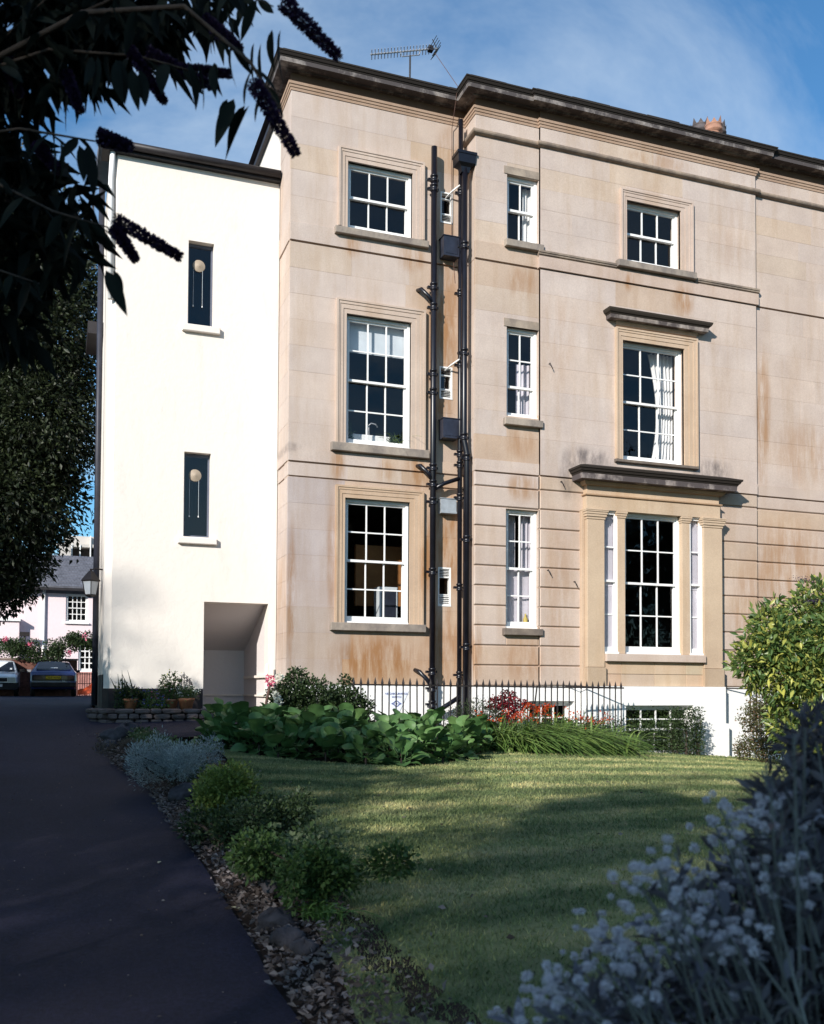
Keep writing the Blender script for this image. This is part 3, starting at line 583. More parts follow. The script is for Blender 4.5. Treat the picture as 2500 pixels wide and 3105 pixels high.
# narrow louvred windows beside the pipes
for k, top in (('v2', 0), ('v1', 1), ('vg', 1)):
    x0, x1, z0, z1 = wd[k]; f = MB(); f.box(x0, x0+.025, YP+.0, YP+.1, z0, z1); f.box(x1-.025, x1, YP+.0, YP+.1, z0, z1); f.box(x0+.025, x1-.025, YP, YP+.1, z1-.025, z1); f.box(x0, x1, YP-.01, YP+.1, z0, z0+.03)
    wo = f.build('louvre_window', M['white'], house); a, b = x0+.025, x1-.025; H = z1-z0
    zl = z0+.03; zt = zl+H*.24; pb = z1-.025-(H*.2 if top else H*.14)
    for i in range(5): MB().add([(a, YP+.01, zl+(zt-zl)*(i+.2)/5), (b, YP+.01, zl+(zt-zl)*(i+.2)/5), (b, YP+.05, zl+(zt-zl)*(i+.9)/5), (a, YP+.05, zl+(zt-zl)*(i+.9)/5), (a, YP+.016, zl+(zt-zl)*(i+.2)/5-.004), (b, YP+.016, zl+(zt-zl)*(i+.2)/5-.004)], [(0, 1, 2, 3), (4, 5, 1, 0)]).build('slat', M['white'], wo)
    if top:
        for i in range(5): MB().add([(a, YP+.01, pb+(z1-.025-pb)*(i+.2)/5), (b, YP+.01, pb+(z1-.025-pb)*(i+.2)/5), (b, YP+.05, pb+(z1-.025-pb)*(i+.9)/5), (a, YP+.05, pb+(z1-.025-pb)*(i+.9)/5)], [(0, 1, 2, 3)]).build('slat', M['white'], wo)
    MB().box(a, b, YP+.02, YP+.06, zt, zt+.02).build('glazing_bar', M['white'], wo); MB().box(a, b, YP+.02, YP+.06, pb-.02, pb).build('glazing_bar', M['white'], wo)
    pane(b-a, pb-zt-.04, wo, a, YP+.04, zt+.02, M['glass'])
# iron hooks in the wall
for x, y, Y in ((1665, 1105, Y2), (1660, 1730, Y2), (1740, 1765, Y2), (1700, 1462, Y2)):
    p = onY(x, y, Y); MB().ring([p+Vector((0, .05, 0)), p+Vector((0, -.05, .01)), p+Vector((.02, -.06, -.05)), p+Vector((.05, -.05, -.09))], .008, 5).build('wall_hook', M['iron'], house)

# ------------------------------------------------------------------ things hung on the stone house
def pipe(name, pts, r, collars, label, hopper=None, extra=None):
    o = empty(name, pts[-1], label, 'drainpipe'); MB().ring(pts, r, 12).build('pipe', M['blackpaint'], o, True)
    for z in collars:
        for (p, q) in zip(pts, pts[1:]):
            p, q = Vector(p), Vector(q)
            if q.z <= z <= p.z:
                c = p+(q-p)*((p.z-z)/(p.z-q.z)); MB().lathe((c.x, c.y, c.z), [(r+.004, -.06), (r+.014, -.055), (r+.014, -.035), (r+.006, -.03), (r+.006, .03), (r+.016, .035), (r+.016, .06), (r+.004, .065)], 14).build('collar', M['blackpaint'], o, True)
                MB().box(c.x-r-.045, c.x+r+.045, c.y+.02, c.y+r+.03, c.z-.02, c.z+.02).build('bracket', M['blackpaint'], o); break
    return o
p1 = pipe('drainpipe', [(5.957, 15.25, 9.34), (5.957, 15.25, -.6)], .052, [8.78, 8.62, 6.9, 6.55, 5.4, 5.08, 3.78, 3.5, 3.2, 2.0, .3, .02, -.25], 'free-standing black soil pipe right of the kitchen windows, open at its top')
def branch(o, pts, r): MB().ring(pts, r, 10).build('branch', M['blackpaint'], o, True)
for z in (6.62, 3.58): branch(p1, [(5.72, 15.41, z+.24), (5.74, 15.28, z+.22), (5.86, 15.24, z+.10), (5.957, 15.25, z-.04)], .036)
branch(p1, [(5.70, 15.41, .33), (5.74, 15.28, .30), (5.86, 15.24, .16), (5.957, 15.25, .02)], .036)
branch(p1, [(5.957, 15.25, 3.40), (6.15, 15.24, 3.52), (6.42, 15.2, 3.62)], .036); branch(p1, [(5.957, 15.25, -.42), (6.15, 15.2, -.3), (6.42, 15.15, -.12)], .04)
p2 = pipe('drainpipe', [(6.44, 15.22, 9.9), (6.44, 15.22, -.5)], .042, [8.62, 6.85, 5.6, 4.05, 3.86, 3.3, 1.75, .25], 'black waste pipe in the corner, middle of the three pipes')
p3 = pipe('drainpipe', [(6.435, 15.03, 9.05), (6.435, 15.03, 4.25), (6.49, 15.03, 4.02), (6.49, 15.03, -.5)], .052, [7.6, 5.75, 4.3, 3.95, 2.55, .72], 'black rainwater pipe below the hopper head in the corner')
hp_ = MB(); a = (6.435, 15.05); prof = [(.07, 8.86), (.09, 8.95), (.155, 9.0), (.165, 9.14), (.18, 9.145), (.18, 9.19), (.0, 9.17)]
sq = []
for r_, z in prof: sq += [(a[0]-r_, a[1]-r_*.8, z), (a[0]+r_, a[1]-r_*.8, z), (a[0]+r_, a[1]+r_*.8, z), (a[0]-r_, a[1]+r_*.8, z)]
hp_.add(sq, [(i*4+k, i*4+(k+1) % 4, (i+1)*4+(k+1) % 4, (i+1)*4+k) for i in range(len(prof)-1) for k in range(4)]); hp_.build('hopper', M['blackpaint'], p3)
for i, (z0, z1, lab, mt) in enumerate(((7.46, 7.80, 'dark grey flue box under the top narrow louvred window', 'greybox'), (4.30, 4.635, 'dark grey flue box with a worn round stain, below the middle louvred window', 'greybox'), (3.05, 3.27, 'pale grey sloping flue cover just above the lowest louvred window', 'flue'))):
    if mt == 'flue': M['flue'] = plain('pale_metal', (.30, .33, .36), .5, .2, 8, .4)
    fb = empty('flue_box', (6.3, 15.4, z0), lab, 'flue box', 'flue boxes between the drainpipes'); m = MB(); d = .22 if i < 2 else .13
    m.box(6.115, 6.40, YP-d, YP-.005, z0, z1); m.build('casing', M[mt], fb); MB().box(6.10, 6.415, YP-d-.012, YP-.004, z1, z1+.012).build('lid', M[mt], fb)
    if i < 2: MB().box(6.15, 6.365, YP-d-.006, YP-d+.01, z0+.04, z1-.04).build('front_plate', M['greybox'], fb)
    else: MB().box(6.115, 6.40, YP-d-.02, YP-.01, z0-.03, z0).build('drip_edge', M['flue'], fb)
for z, lab in ((8.58, 'white overflow pipe poking from the top louvred window'), (5.54, 'white overflow pipe poking from the middle louvred window')):
    o = MB().ring([(6.24, 15.42, z), (6.30, 15.28, z+.06), (6.40, 15.16, z+.13)], .014, 8).build('overflow_pipe', M['white'], None, True); tag(o, lab, 'pipe', 'overflow pipes')
tag(MB().ring([(7.0, 17.9, 12.9), (6.75, 15.6, 10.5), (6.32, 15.1, 10.36), (6.325, 15.17, 10.2), (6.33, 15.36, 9.8), (6.335, 15.37, 7.8), (6.335, 15.2, 7.0)], .006, 5).build('aerial_cable', M['stem_brown']), 'thin brown aerial cable hanging down beside the pipes', 'cable')
# watch sign: printed text and an eye on a white plate
sg = empty('notice_plate', (5.40, 15.36, -.2), 'white triangular neighbourhood watch plate with blue eye on the basement wall', 'sign')
sgy = YP-.028
MB().add([(5.14, sgy, -.03), (5.58, sgy, -.03), (5.36, sgy, -.50), (5.14, sgy+.006, -.03), (5.58, sgy+.006, -.03), (5.36, sgy+.006, -.50)], [(2, 1, 0), (0, 1, 4, 3), (1, 2, 5, 4), (2, 0, 3, 5)]).build('plate', plain('sign_enamel', (.74, .77, .82), .3, .03), sg)
M['signblue'] = plain('sign_blue', (.06, .09, .28), .4, .1)
def text(s, size, x, y, z, rx, mat, parent, name='lettering', align='CENTER', rz=0):
    c = bpy.data.curves.new(name, 'FONT'); c.body = s; c.size = size; c.align_x = align; c.align_y = 'CENTER'; c.extrude = .001
    o = bpy.data.objects.new(name, c); col.objects.link(o); o.rotation_euler = (rx, 0, rz); c.materials.append(mat); me = bpy.data.meshes.new_from_object(o); bpy.data.objects.remove(o); o = bpy.data.objects.new(name, me); col.objects.link(o); o.rotation_euler = (rx, 0, rz); o.parent = parent; o.location = Vector((x, y, z))-wloc(parent); return o
text('NEIGHBOURHOOD', .046, 5.36, sgy-.004, -.075, R(90), M['signblue'], sg); text('WATCH', .046, 5.36, sgy-.004, -.13, R(90), M['signblue'], sg)
ey = MB()
for rr, r2 in ((.052, .038), (.016, 0)):
    n = 20
    for k in range(n):
        a, b = 2*math.pi*k/n, 2*math.pi*(k+1)/n
        ey.add([(5.36+rr*math.cos(a), sgy-.004, -.24+rr*math.sin(a)), (5.36+rr*math.cos(b), sgy-.004, -.24+rr*math.sin(b)), (5.36+r2*math.cos(b), sgy-.004, -.24+r2*math.sin(b)), (5.36+r2*math.cos(a), sgy-.004, -.24+r2*math.sin(a))], [(0, 1, 2, 3)])
for sx in (-1, 1):
    ey.add([(5.36+sx*.05, sgy-.004, -.215), (5.36+sx*.095, sgy-.004, -.24), (5.36+sx*.05, sgy-.004, -.265), (5.36+sx*.06, sgy-.004, -.24)], [(0, 1, 2, 3)])
ey.build('eye_emblem', M['signblue'], sg)
# inside the windows
def curtain(name, x0, x1, y, z0, z1, mat, label, folds=6, amp=.03, cat='curtain', gather=0):
    n = folds*6; V = []; F = []
    for j in range(9):
        t = j/8; z = z1+(z0-z1)*t
        for i in range(n+1):
            s = i/n; x = x0+(x1-x0)*s; x = x+(x1-x)*gather*math.sin(t*math.pi*.9); V.append((x, y+amp*math.sin(s*folds*6.28+.4*t), z))
    F = [(j*(n+1)+i, j*(n+1)+i+1, (j+1)*(n+1)+i+1, (j+1)*(n+1)+i) for j in range(8) for i in range(n)]
    o = link(name, np_mesh(name, np.array(V), np.array(F), mat, smooth=True), None); return tag(o, label, cat)
curtain('curtain', 10.25, 10.78, Y2+.36, 4.2, 6.28, M['curtain'], 'long white curtain inside the hooded first floor window', 6, .045, gather=.35)
curtain('curtain', 7.25, 7.50, Y1+.28, 2.1, 3.08, M['net'], 'grey net curtain in the narrow ground floor window, upper half', 5, .02)
curtain('curtain', 7.60, 7.80, Y1+.26, 2.1, 3.08, M['shutter'], 'pale curtain edge in the narrow ground floor window, upper half', 3, .02)
curtain('net_screen', 7.25, 7.79, Y1+.24, 1.12, 2.12, M['shutter'], 'frosted pale screen across lower half of narrow ground floor window', 3, .008, 'screen')
curtain('net_screen', 7.52, 7.79, Y1+.30, 4.75, 5.75, M['shutter'], 'pale screen at right of the narrow first floor window', 3, .02, 'screen')
curtain('curtain', 7.62, 7.80, Y1+.26, 7.85, 8.9, M['curtain'], 'white curtain edge in the narrow top floor window', 2, .02)
for x0, x1, lab in ((9.03, 9.29, 'left'), (10.84, 11.09, 'right')):
    o = MB().box(x0, x1, YB+.155, YB+.175, .68, 3.15); o.box(x0+.03, x1-.03, YB+.147, YB+.153, .75, 1.7); o.box(x0+.03, x1-.03, YB+.147, YB+.153, 1.85, 3.05)
    tag(o.build('shutter', M['shutter']), f'pale folding shutter behind the {"pane strip beside the rusticated wall" if lab=="left" else "pane strip next to the leafy shrub side"}', 'shutter', 'shutters of the three-part window')
tag(MB().box(4.47, 5.56, YP+.22, YP+.235, 5.72, 6.25).build('roller_blind', M['blind']), 'half lowered pale roller blind in the first floor kitchen window', 'blind')
cb = empty('glazed_cabinet', (5.4, 16, .9), 'pale glazed cabinet inside the ground floor pier window', 'cabinet')
MB().box(5.22, 5.56, YP+.5, YP+.8, .9, 1.78).build('carcass', M['blind'], cb); MB().box(5.26, 5.52, YP+.49, YP+.499, 1.1, 1.72).build('door', M['greybox'], cb); MB().box(5.0, 6.0, YP+1.2, YP+1.3, 1.5, 2.6).build('back_panel', plain('orange_wood', (.35, .15, .05), .6, .2), cb)
tag(MB().lathe((7.66, Y1+.2, 1.14), [(.035, 0), (.04, .02), (.04, .1), (.015, .15), (.015, .19)], 10).build('yellow_bottle', M['plate_y'] if 'plate_y' in M else plain('yellow_plastic', (.5, .38, .10), .5, .05), None, True), 'small yellow bottle on the sill inside the narrow ground floor window', 'bottle')
snk = empty('kitchen_sink', (5.0, 15.7, 4.1), 'white sink unit with curved chrome tap inside first floor kitchen window', 'sink')
MB().cbox(4.65, 5.35, YP+.3, YP+.7, 4.1, 4.36, .02).build('basin', M['white'], snk); MB().ring([(4.98, YP+.4, 4.34), (4.98, YP+.4, 4.55), (5.02, YP+.4, 4.59), (5.1, YP+.4, 4.58), (5.14, YP+.4, 4.53)], .012, 8).build('tap', M['aerial'], snk, True)

# ------------------------------------------------------------------ white rendered stair wing
YW = 16.22
wh = empty('white_house', (2, 16.3, -.4), 'tall white rendered wing with two slit windows and recessed porch', 'house')
WH = [(1.945, 2.365, 6.055, 7.475), (1.915, 2.35, 2.51, 3.92), (2.267, 3.341, -.6, 1.44)]
m = MB()
for a, b, c, d in rects(.80, XA-.002, -.35, 8.70, WH): m.box(a, b, YW, YW+.28, c, d)
MB().add([(.80, YW, -.35), (.80, YW, 8.70), (.69, YW+.16, 8.70), (.69, YW+.16, -.35)], [(0, 1, 2, 3)]).build('chamfer', M['render'], wh)
sw_ = MB(); sw_.box(.69, .95, YW+.161, 19.6, -.35, 8.70); sw_.box(.95, XA+.02, 19.3, 19.6, -.35, 8.70); sw_.build('side_wall', M['render'], wh)
m.build('wall', M['render'], wh); MB().box(1.0, XA, YW+.3, 19.3, 4.6, 4.75).build('landing', M['render'], wh)
# porch recess: side wall, back wall, sloping stair soffit
pr = MB(); pr.box(3.343, 3.47, YW+.282, 18.42, -.6, 1.6); pr.box(2.0, 3.342, 18.42, 18.6, -.6, 1.6); pr.box(2.10, 2.264, YW+.282, 18.41, -.6, 1.6)
pr.add([(2.1, YW+.275, 1.445), (3.345, YW+.275, 1.445), (3.345, 18.43, .72), (2.1, 18.43, .72), (2.1, YW+.275, 1.6), (3.345, YW+.275, 1.6), (3.345, 18.43, .9), (2.1, 18.43, .9)], [(0, 1, 2, 3), (4, 7, 6, 5), (0, 4, 5, 1)])
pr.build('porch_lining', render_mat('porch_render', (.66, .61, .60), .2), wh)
lg = MB(); lg.box(3.29, 3.342, YW+.02, 18.2, .19, .235); lg.box(3.30, 3.342, YW+.02, 18.3, -.135, -.105); lg.box(2.27, 3.30, 18.37, 18.419, -.135, -.105); lg.build('porch_ledge', M['render'], wh)
pl = MB(); pl.box(.77, 2.262, YW-.014, YW+.2, -.6, -.005); pl.add([(.77, YW-.014, -.6), (.77, YW-.014, -.005), (.675, YW+.15, -.005), (.675, YW+.15, -.6)], [(0, 1, 2, 3)]); pl.box(.675, .8, YW+.15, 19.5, -.6, .22); pl.build('plinth', M['plinth'], wh)
rl = MB(); rl.box(.55, XA+.03, YW-.10, YW+.3, 8.705, 8.76); rl.build('soffit', M['lead'], wh)
g = MB(); g.ring([(.5, YW-.15, 8.80), (XA-.02, YW-.15, 8.80)], .062, 10); g.build('gutter', M['lead'], wh, True)
MB().add([(.5, YW-.12, 8.83), (XA+.01, YW-.12, 8.83), (XA+.01, 19.8, 9.9), (.5, 19.8, 9.9), (.5, YW-.12, 8.77), (XA+.01, YW-.12, 8.77), (XA+.01, 19.8, 8.77), (.5, 19.8, 8.77)], [(0, 1, 2, 3), (0, 4, 5, 1), (3, 7, 4, 0)]).build('roof', M['slate'], wh)
MB().ring([(.72, YW-.03, 8.75), (.70, YW+.02, 8.3), (.715, YW+.0, 6.3)], .045, 10).build('downpipe', M['white'], wh, True)
MB().ring([(.60, 17.4, 8.7), (.60, 17.4, -.3)], .05, 8).build('downpipe', plain('grey_pipe', (.03, .032, .045), .5, .2), wh, True)
MB().box(.42, .70, 18.2, 19.4, 6.4, 6.62).build('eaves_box', M['lead'], wh)
for (x0, x1, z0, z1), zs in zip(WH[:2], ((5.93, 6.045), (2.387, 2.488))):
    f = MB(); y = YW+.12; f.box(x0, x0+.03, y, y+.05, z0, z1); f.box(x1-.03, x1, y, y+.05, z0, z1); f.box(x0+.03, x1-.03, y, y+.05, z1-.05, z1); f.box(x0+.03, x1-.03, y, y+.05, z0, z0+.04)
    wo = f.build('slit_window', plain('blue_frame', (.12, .13, .17), .5, .1), wh)
    pane(x1-x0-.06, z1-z0-.09, wo, x0+.03, y+.02, z0+.04, M['glass'])
    MB().cbox(x0-.09, x1+.11, YW-.075, YW+.15, zs[0], zs[1], .01).build('window_sill', M['render'], wh)
    c = Vector(((x0+x1)/2-.02, y+.012, z1-.36)); vt = MB(); rings = [(.098, 0), (.104, -.008), (.10, -.016), (.012, -.045)]; V = []
    for r_, dy in rings: V += [(c.x+r_*math.cos(t), c.y+dy, c.z+r_*math.sin(t)) for t in [2*math.pi*k/24 for k in range(24)]]
    vt.add(V, [(i*24+k, i*24+(k+1) % 24, (i+1)*24+(k+1) % 24, (i+1)*24+k) for i in range(3) for k in range(24)]+[tuple(72+k for k in range(24))]); vt.build('ventilator', M['beige'], wo)
    for dx in (-.09, .06):
        MB().ring([(c.x+dx, c.y-.012, c.z-.06), (c.x+dx, c.y-.012, c.z-.68)], .0025, 5).build('pull_cord', M['blind'], wo); MB().ring([(c.x+dx, c.y-.012, c.z-.67), (c.x+dx, c.y-.012, c.z-.70)], [.004, .012], 6).build('cord_bob', M['white'], wo)
MB().box(1.0, 3.3, YW+1.3, YW+1.36, 1.7, 8.6).build('stair_screen', M['dark'], wh)
tag(MB().ring([(3.30, YW-.16, -.55), (3.30, YW-.16, .42)], .022, 8).build('garden_stake', M['white']), 'short white stake standing before the recessed porch', 'stake')
# wall lantern on the side of the wing
ln_ = empty('wall_lantern', (.45, 16.9, 1.4), 'black carriage lantern with pale panes on the side wall of the white wing', 'lantern')
lx, ly, lz = .50, 16.95, 1.56
MB().ring([(.69, ly, lz+.42), (.56, ly, lz+.44), (lx, ly, lz+.40)], .012, 6).build('bracket', M['iron'], ln_); MB().lathe((lx, ly, lz), [(.15, .22), (.155, .235), (.05, .37), (.02, .40), (.02, .43)], 4).build('cap', M['iron'], ln_)
for k in range(4):
    a, b = 2*math.pi*k/4, 2*math.pi*(k+1)/4
    MB().add([(lx+.085*math.cos(a), ly+.085*math.sin(a), lz), (lx+.085*math.cos(b), ly+.085*math.sin(b), lz), (lx+.125*math.cos(b), ly+.125*math.sin(b), lz+.215), (lx+.125*math.cos(a), ly+.125*math.sin(a), lz+.215)], [(0, 1, 2, 3)]).build('pane', plain('lantern_glass', (.5, .53, .56), .3, .1), ln_)
    MB().ring([(lx+.09*math.cos(a), ly+.09*math.sin(a), lz-.005), (lx+.13*math.cos(a), ly+.13*math.sin(a), lz+.22)], .008, 5).build('bar', M['iron'], ln_)
MB().lathe((lx, ly, lz), [(.02, -.05), (.095, -.02), (.095, 0)], 4).build('base', M['iron'], ln_)

# aerials and chimneys
ae = empty('tv_aerial', (6.5, 18, 10.33), 'silver rooftop television aerial on a thin dark mast', 'aerial')
A0, A1 = Vector((5.66, 18, 12.62)), Vector((7.08, 18, 13.08)); d = (A1-A0)
MB().ring([(6.48, 18, 10.33), (6.5, 18, 12.80)], .02, 8).build('mast', M['iron'], ae); MB().ring([A0, A1], .016, 8).build('boom', M['aerial'], ae)
MB().ring([A0+d*.45-Vector((0, 0, .02)), A0+d*.47-Vector((0, 0, .1)), A0+d*.72-Vector((0, 0, .1)), A0+d*.75-Vector((0, 0, .02))], .011, 6).build('cradle', M['aerial'], ae)
for k in range(19):
    p = A0+d*(.02+.86*k/18); MB().ring([p+Vector((-.03, -.10, .035)), p+Vector((.03, .10, -.035))], .009, 5).build('director', M['aerial'], ae)
p = A0+d*.9; MB().box(p.x-.05, p.x+.05, 17.95, 18.05, p.z-.045, p.z+.055).build('dipole_box', M['iron'], ae)
for s in (-1, 1):
    for k in range(4): MB().ring([A1+Vector((.02-.03*k, -.16, s*(.03+.04*k))), A1+Vector((.02-.03*k, .16, s*(.03+.04*k)))], .007, 5).build('reflector', M['iron'], ae)
    MB().ring([A1+Vector((0, 0, 0)), A1+Vector((-.10, 0, s*.17))], .009, 5).build('reflector', M['iron'], ae)
ae2 = empty('tv_aerial', (2.6, 19, 9), 'tiny distant aerial over the white wing roof', 'aerial'); q0 = pt(664, 494, 24); ae2.location = q0-Vector((0, 0, .6))
MB().ring([q0-Vector((0, 0, .6)), q0], .02, 6).build('mast', M['iron'], ae2); MB().ring([q0+Vector((-.25, 0, -.03)), q0+Vector((.28, 0, .06))], .014, 6).build('boom', M['aerial'], ae2)
for k in range(7): MB().ring([q0+Vector((-.22+.07*k, 0, -.1+.012*k)), q0+Vector((-.22+.07*k, 0, .06+.012*k))], .008, 5).build('director', M['aerial'], ae2)
st = empty('chimney_stack', (15.6, 20.5, 10.33), 'stone chimney stack rising behind the cornice', 'chimney')
MB().box(14.6, 18.2, 20.1, 22.6, 10.33, 13.75).build('shaft', M['stone'], st); MB().box(14.52, 18.28, 20.02, 22.68, 13.75, 13.9).build('cap', M['stone'], st)
def crown_pot(c, s, mat, label, h=.62):
    o = empty('chimney_pot', c, label, 'chimney pot', 'crown chimney pots'); c = Vector(c)
    MB().lathe(c, [(.155*s, 0), (.145*s, h-.28), (.15*s, h-.25), (.165*s, h-.24), (.165*s, h-.22), (.145*s, h-.2), (.15*s, h-.12), (.2*s, h-.1), (.205*s, h-.05), (.19*s, h-.04), (.19*s, h+.04), (.2*s, h+.05), (.2*s, h+.07), (.15*s, h+.07)], 20).build('barrel', mat, o, True)
    for k in range(8):
        a = 2*math.pi*k/8+.2; da = .33; hh_ = .17 if k % 2 == 0 else .10; r_ = .195*s
        MB().add([(c.x+r_*math.cos(a-da), c.y+r_*math.sin(a-da), c.z+h+.06), (c.x+r_*math.cos(a+da), c.y+r_*math.sin(a+da), c.z+h+.06), (c.x+r_*1.08*math.cos(a), c.y+r_*1.08*math.sin(a), c.z+h+.07+hh_), (c.x+r_*.75*math.cos(a), c.y+r_*.75*math.sin(a), c.z+h+.06)], [(0, 1, 2), (1, 3, 2), (3, 0, 2)]).build('crown_point', mat, o)
crown_pot((15.68, 20.35, 13.9), 1.12, M['potclay'], 'terracotta crown chimney pot standing highest over the cornice', .60)
q1 = onY(2124, 366, 22.2); crown_pot((q1.x, 22.2, 13.9), 1.25, M['soot'], 'sooty dark crown chimney pot, tips showing just above the cornice', q1.z-13.9-.24)
q2 = onY(2176, 374, 22.2); crown_pot((q2.x, 22.2, 13.9), 1.2, M['soot'], 'sooty dark crown chimney pot hidden behind the terracotta one', q2.z-13.9-.24)

# ------------------------------------------------------------------ pink house and what stands in front of it
def XYat(x, v): r = (x-1250)/FPX*v; return uv2w(r, v)
YK = XYat(200, 43)[1]
pk = empty('pink_house', (XYat(100, 43)[0], YK, -.3), 'pale pink cottage with slate roof and white small-paned windows', 'house')
def K(x, y, dy=0): return onY(x, y, YK+dy)
x0, x1 = K(-260, 1800).x, K(420, 1800).x; xl = K(126, 1800).x; ztop = K(200, 1800).z
W1 = (K(201, 1800).x, K(268, 1800).x, K(230, 1886).z, K(230, 1801).z); W2 = (K(238, 2000).x, K(292, 2000).x, K(260, 2036).z, K(260, 1950).z); W3 = (K(172, 2000).x, K(198, 2000).x, K(180, 2022).z, K(180, 1962).z)
m = MB()
for a, b, c, d in rects(x0, x1, -.4, ztop, [W1, W2, W3]): m.box(a, b, YK, YK+.3, c, d)
m.build('wall', M['pink'], pk); MB().box(xl, x1, YK+5, YK+5.3, -.4, ztop).build('rear_wall', M['pink'], pk)
xs1 = K(60, 1900).x; MB().box(x0, xs1, YK-.4, YK+.0-.002, -.4, K(30, 1883, -.4).z).build('side_bay', M['pink'], pk); MB().box(x0-.1, xs1+.05, YK-.5, YK-.003, K(30, 1883, -.4).z+.002, K(30, 1874, -.4).z).build('parapet', M['white'], pk)
zr = K(200, 1780, -.3).z; rz = onY(200, 1686, YK+3.2).z
MB().add([(xl-3, YK-.35, zr), (x1, YK-.35, zr), (x1, YK+3.2, rz), (xl-3, YK+3.2, rz), (x1, YK+6.5, zr), (xl-3, YK+6.5, zr), (xl-3, YK-.35, zr-.1), (x1, YK-.35, zr-.1)], [(0, 1, 2, 3), (3, 2, 4, 5), (6, 7, 1, 0)]).build('roof', M['slate'], pk)
nr = 14; xs_ = K(138, 1800).x; xe_ = K(305, 1800).x; n_ = 17; sw = (xe_-xs_)/n_
ang_dy, ang_dz = 3.55/nr, (rz-zr)/nr
slate_me = MB().add([(0, 0, .035), (sw-.012, 0, .035), (sw-.012, ang_dy*1.12, ang_dz*1.12+.012), (0, ang_dy*1.12, ang_dz*1.12+.012), (0, 0, .01), (sw-.012, 0, .01)], [(0, 1, 2, 3), (4, 5, 1, 0)]).mesh('slate', M['slate'])
for j in range(nr):        # lapped slates
    for i in range(n_):
        so = link('slate', slate_me, None, pk); so.location = Vector((xs_+sw*(i+.5*(j % 2)), YK-.36+ang_dy*j, zr+ang_dz*j+random.uniform(0, .008)))-wloc(pk)
MB().box(xl-3, x1, YK-.42, YK-.3, zr-.16, zr-.04).build('gutter', M['lead'], pk)
MB().ring([(xl+.12, YK-.07, zr-.1), (xl+.12, YK-.07, -.3)], .06, 8).build('downpipe', M['white'], pk, True)
sash('window', pk, *W1, YK+.05, 4, 4, 2, fr=.07, bar=.035, foot=.07); sash('window', pk, *W2, YK+.05, 3, 4, 2, fr=.07, bar=.05, foot=.1); sash('window', pk, *W3, YK+.05, 3, 3, 1, fr=.05, bar=.04, foot=.07)
MB().box(W1[0]-.06, W1[1]+.06, YK-.1, YK+.06, W1[2]-.09, W1[2]-.032).build('window_sill', M['white'], pk)
MB().box(xl, x1, YK+.8, YK+.9, -.4, ztop).build('room_shell', M['dark'], pk)
MB().box(W2[0]-.05, x1, YK-.03, YK-.002, -.4, W2[2]-.03).build('brick_panel', M['brick_red'], pk)
lm = K(76, 1924, -.45); MB().box(lm.x-.2, lm.x+.2, lm.y-.2, lm.y, lm.z-.08, lm.z+.1).build('flood_lamp', M['iron'], pk); MB().ring([lm-Vector((0, .1, .05)), lm-Vector((0, .1, .5))], .05, 6).build('lamp_arm', M['iron'], pk)
of = empty('office_block', (*XYat(230, 75), -.3), 'pale concrete office block with dark strip windows behind the slate roof', 'building')
YO = XYat(230, 75)[1]
def O(x, y): return onY(x, y, YO)
MB().box(O(196, 1640).x, O(420, 1640).x, YO, YO+8, -.3, O(230, 1625).z).build('wall', M['concrete'], of); MB().box(O(170, 1640).x, O(420, 1640).x, YO-.6, YO-.01, O(230, 1661).z, O(230, 1652).z).build('ledge', M['concrete'], of)
for a, b in ((221, 240), (246, 272), (277, 300), (304, 330)): MB().box(O(a, 1680).x, O(b, 1680).x, YO-.05, YO-.003, O(230, 1700).z, O(230, 1664).z).build('window', M['dark'], of)
for a in (218, 243, 274): MB().box(O(a-1.5, 1680).x, O(a+1.5, 1680).x, YO-.7, YO-.06, O(230, 1706).z, O(230, 1626 if a == 274 else 1655).z).build('post', M['white'], of)
MB().box(O(180, 1680).x, O(214, 1680).x, YO-3, YO-.5, -.3, O(200, 1664).z).build('stair_tower', M['concrete'], of)
# boundary wall with climbing roses
YBW = XYat(100, 38.5)[1]
bwx = (onY(-300, 2000, YBW).x, onY(235, 2000, YBW).x); bwz = onY(100, 2001, YBW).z
gw = empty('garden_wall', ((bwx[0]+bwx[1])/2, YBW, -.33), 'dark brick garden wall behind the parked cars', 'wall')
MB().box(bwx[0], bwx[1], YBW, YBW+.25, -.4, bwz).build('brickwork', M['brick'], gw); MB().box(bwx[0], bwx[1]+.03, YBW-.04, YBW+.29, bwz, bwz+.07).build('coping', plain('coping', (.22, .17, .15), .9, .3), gw)
# iron gate right of the wall
gt = empty('iron_gate', (onY(262, 2100, YBW).x, YBW, -.33), 'black iron bar gate in front of the red brick panel', 'gate')
ga, gb = onY(236, 2080, YBW).x, onY(300, 2080, YBW).x; gtz = onY(260, 2040, YBW).z
for k in range(10): x = ga+(gb-ga)*k/9; MB().ring([(x, YBW+.1, -.33), (x, YBW+.1, gtz)], .014, 6).build('bar', M['iron'], gt)
for z in (-.22, gtz-.06, (gtz-.3)/2): MB().box(ga, gb, YBW+.085, YBW+.115, z, z+.03).build('rail', M['iron'], gt)
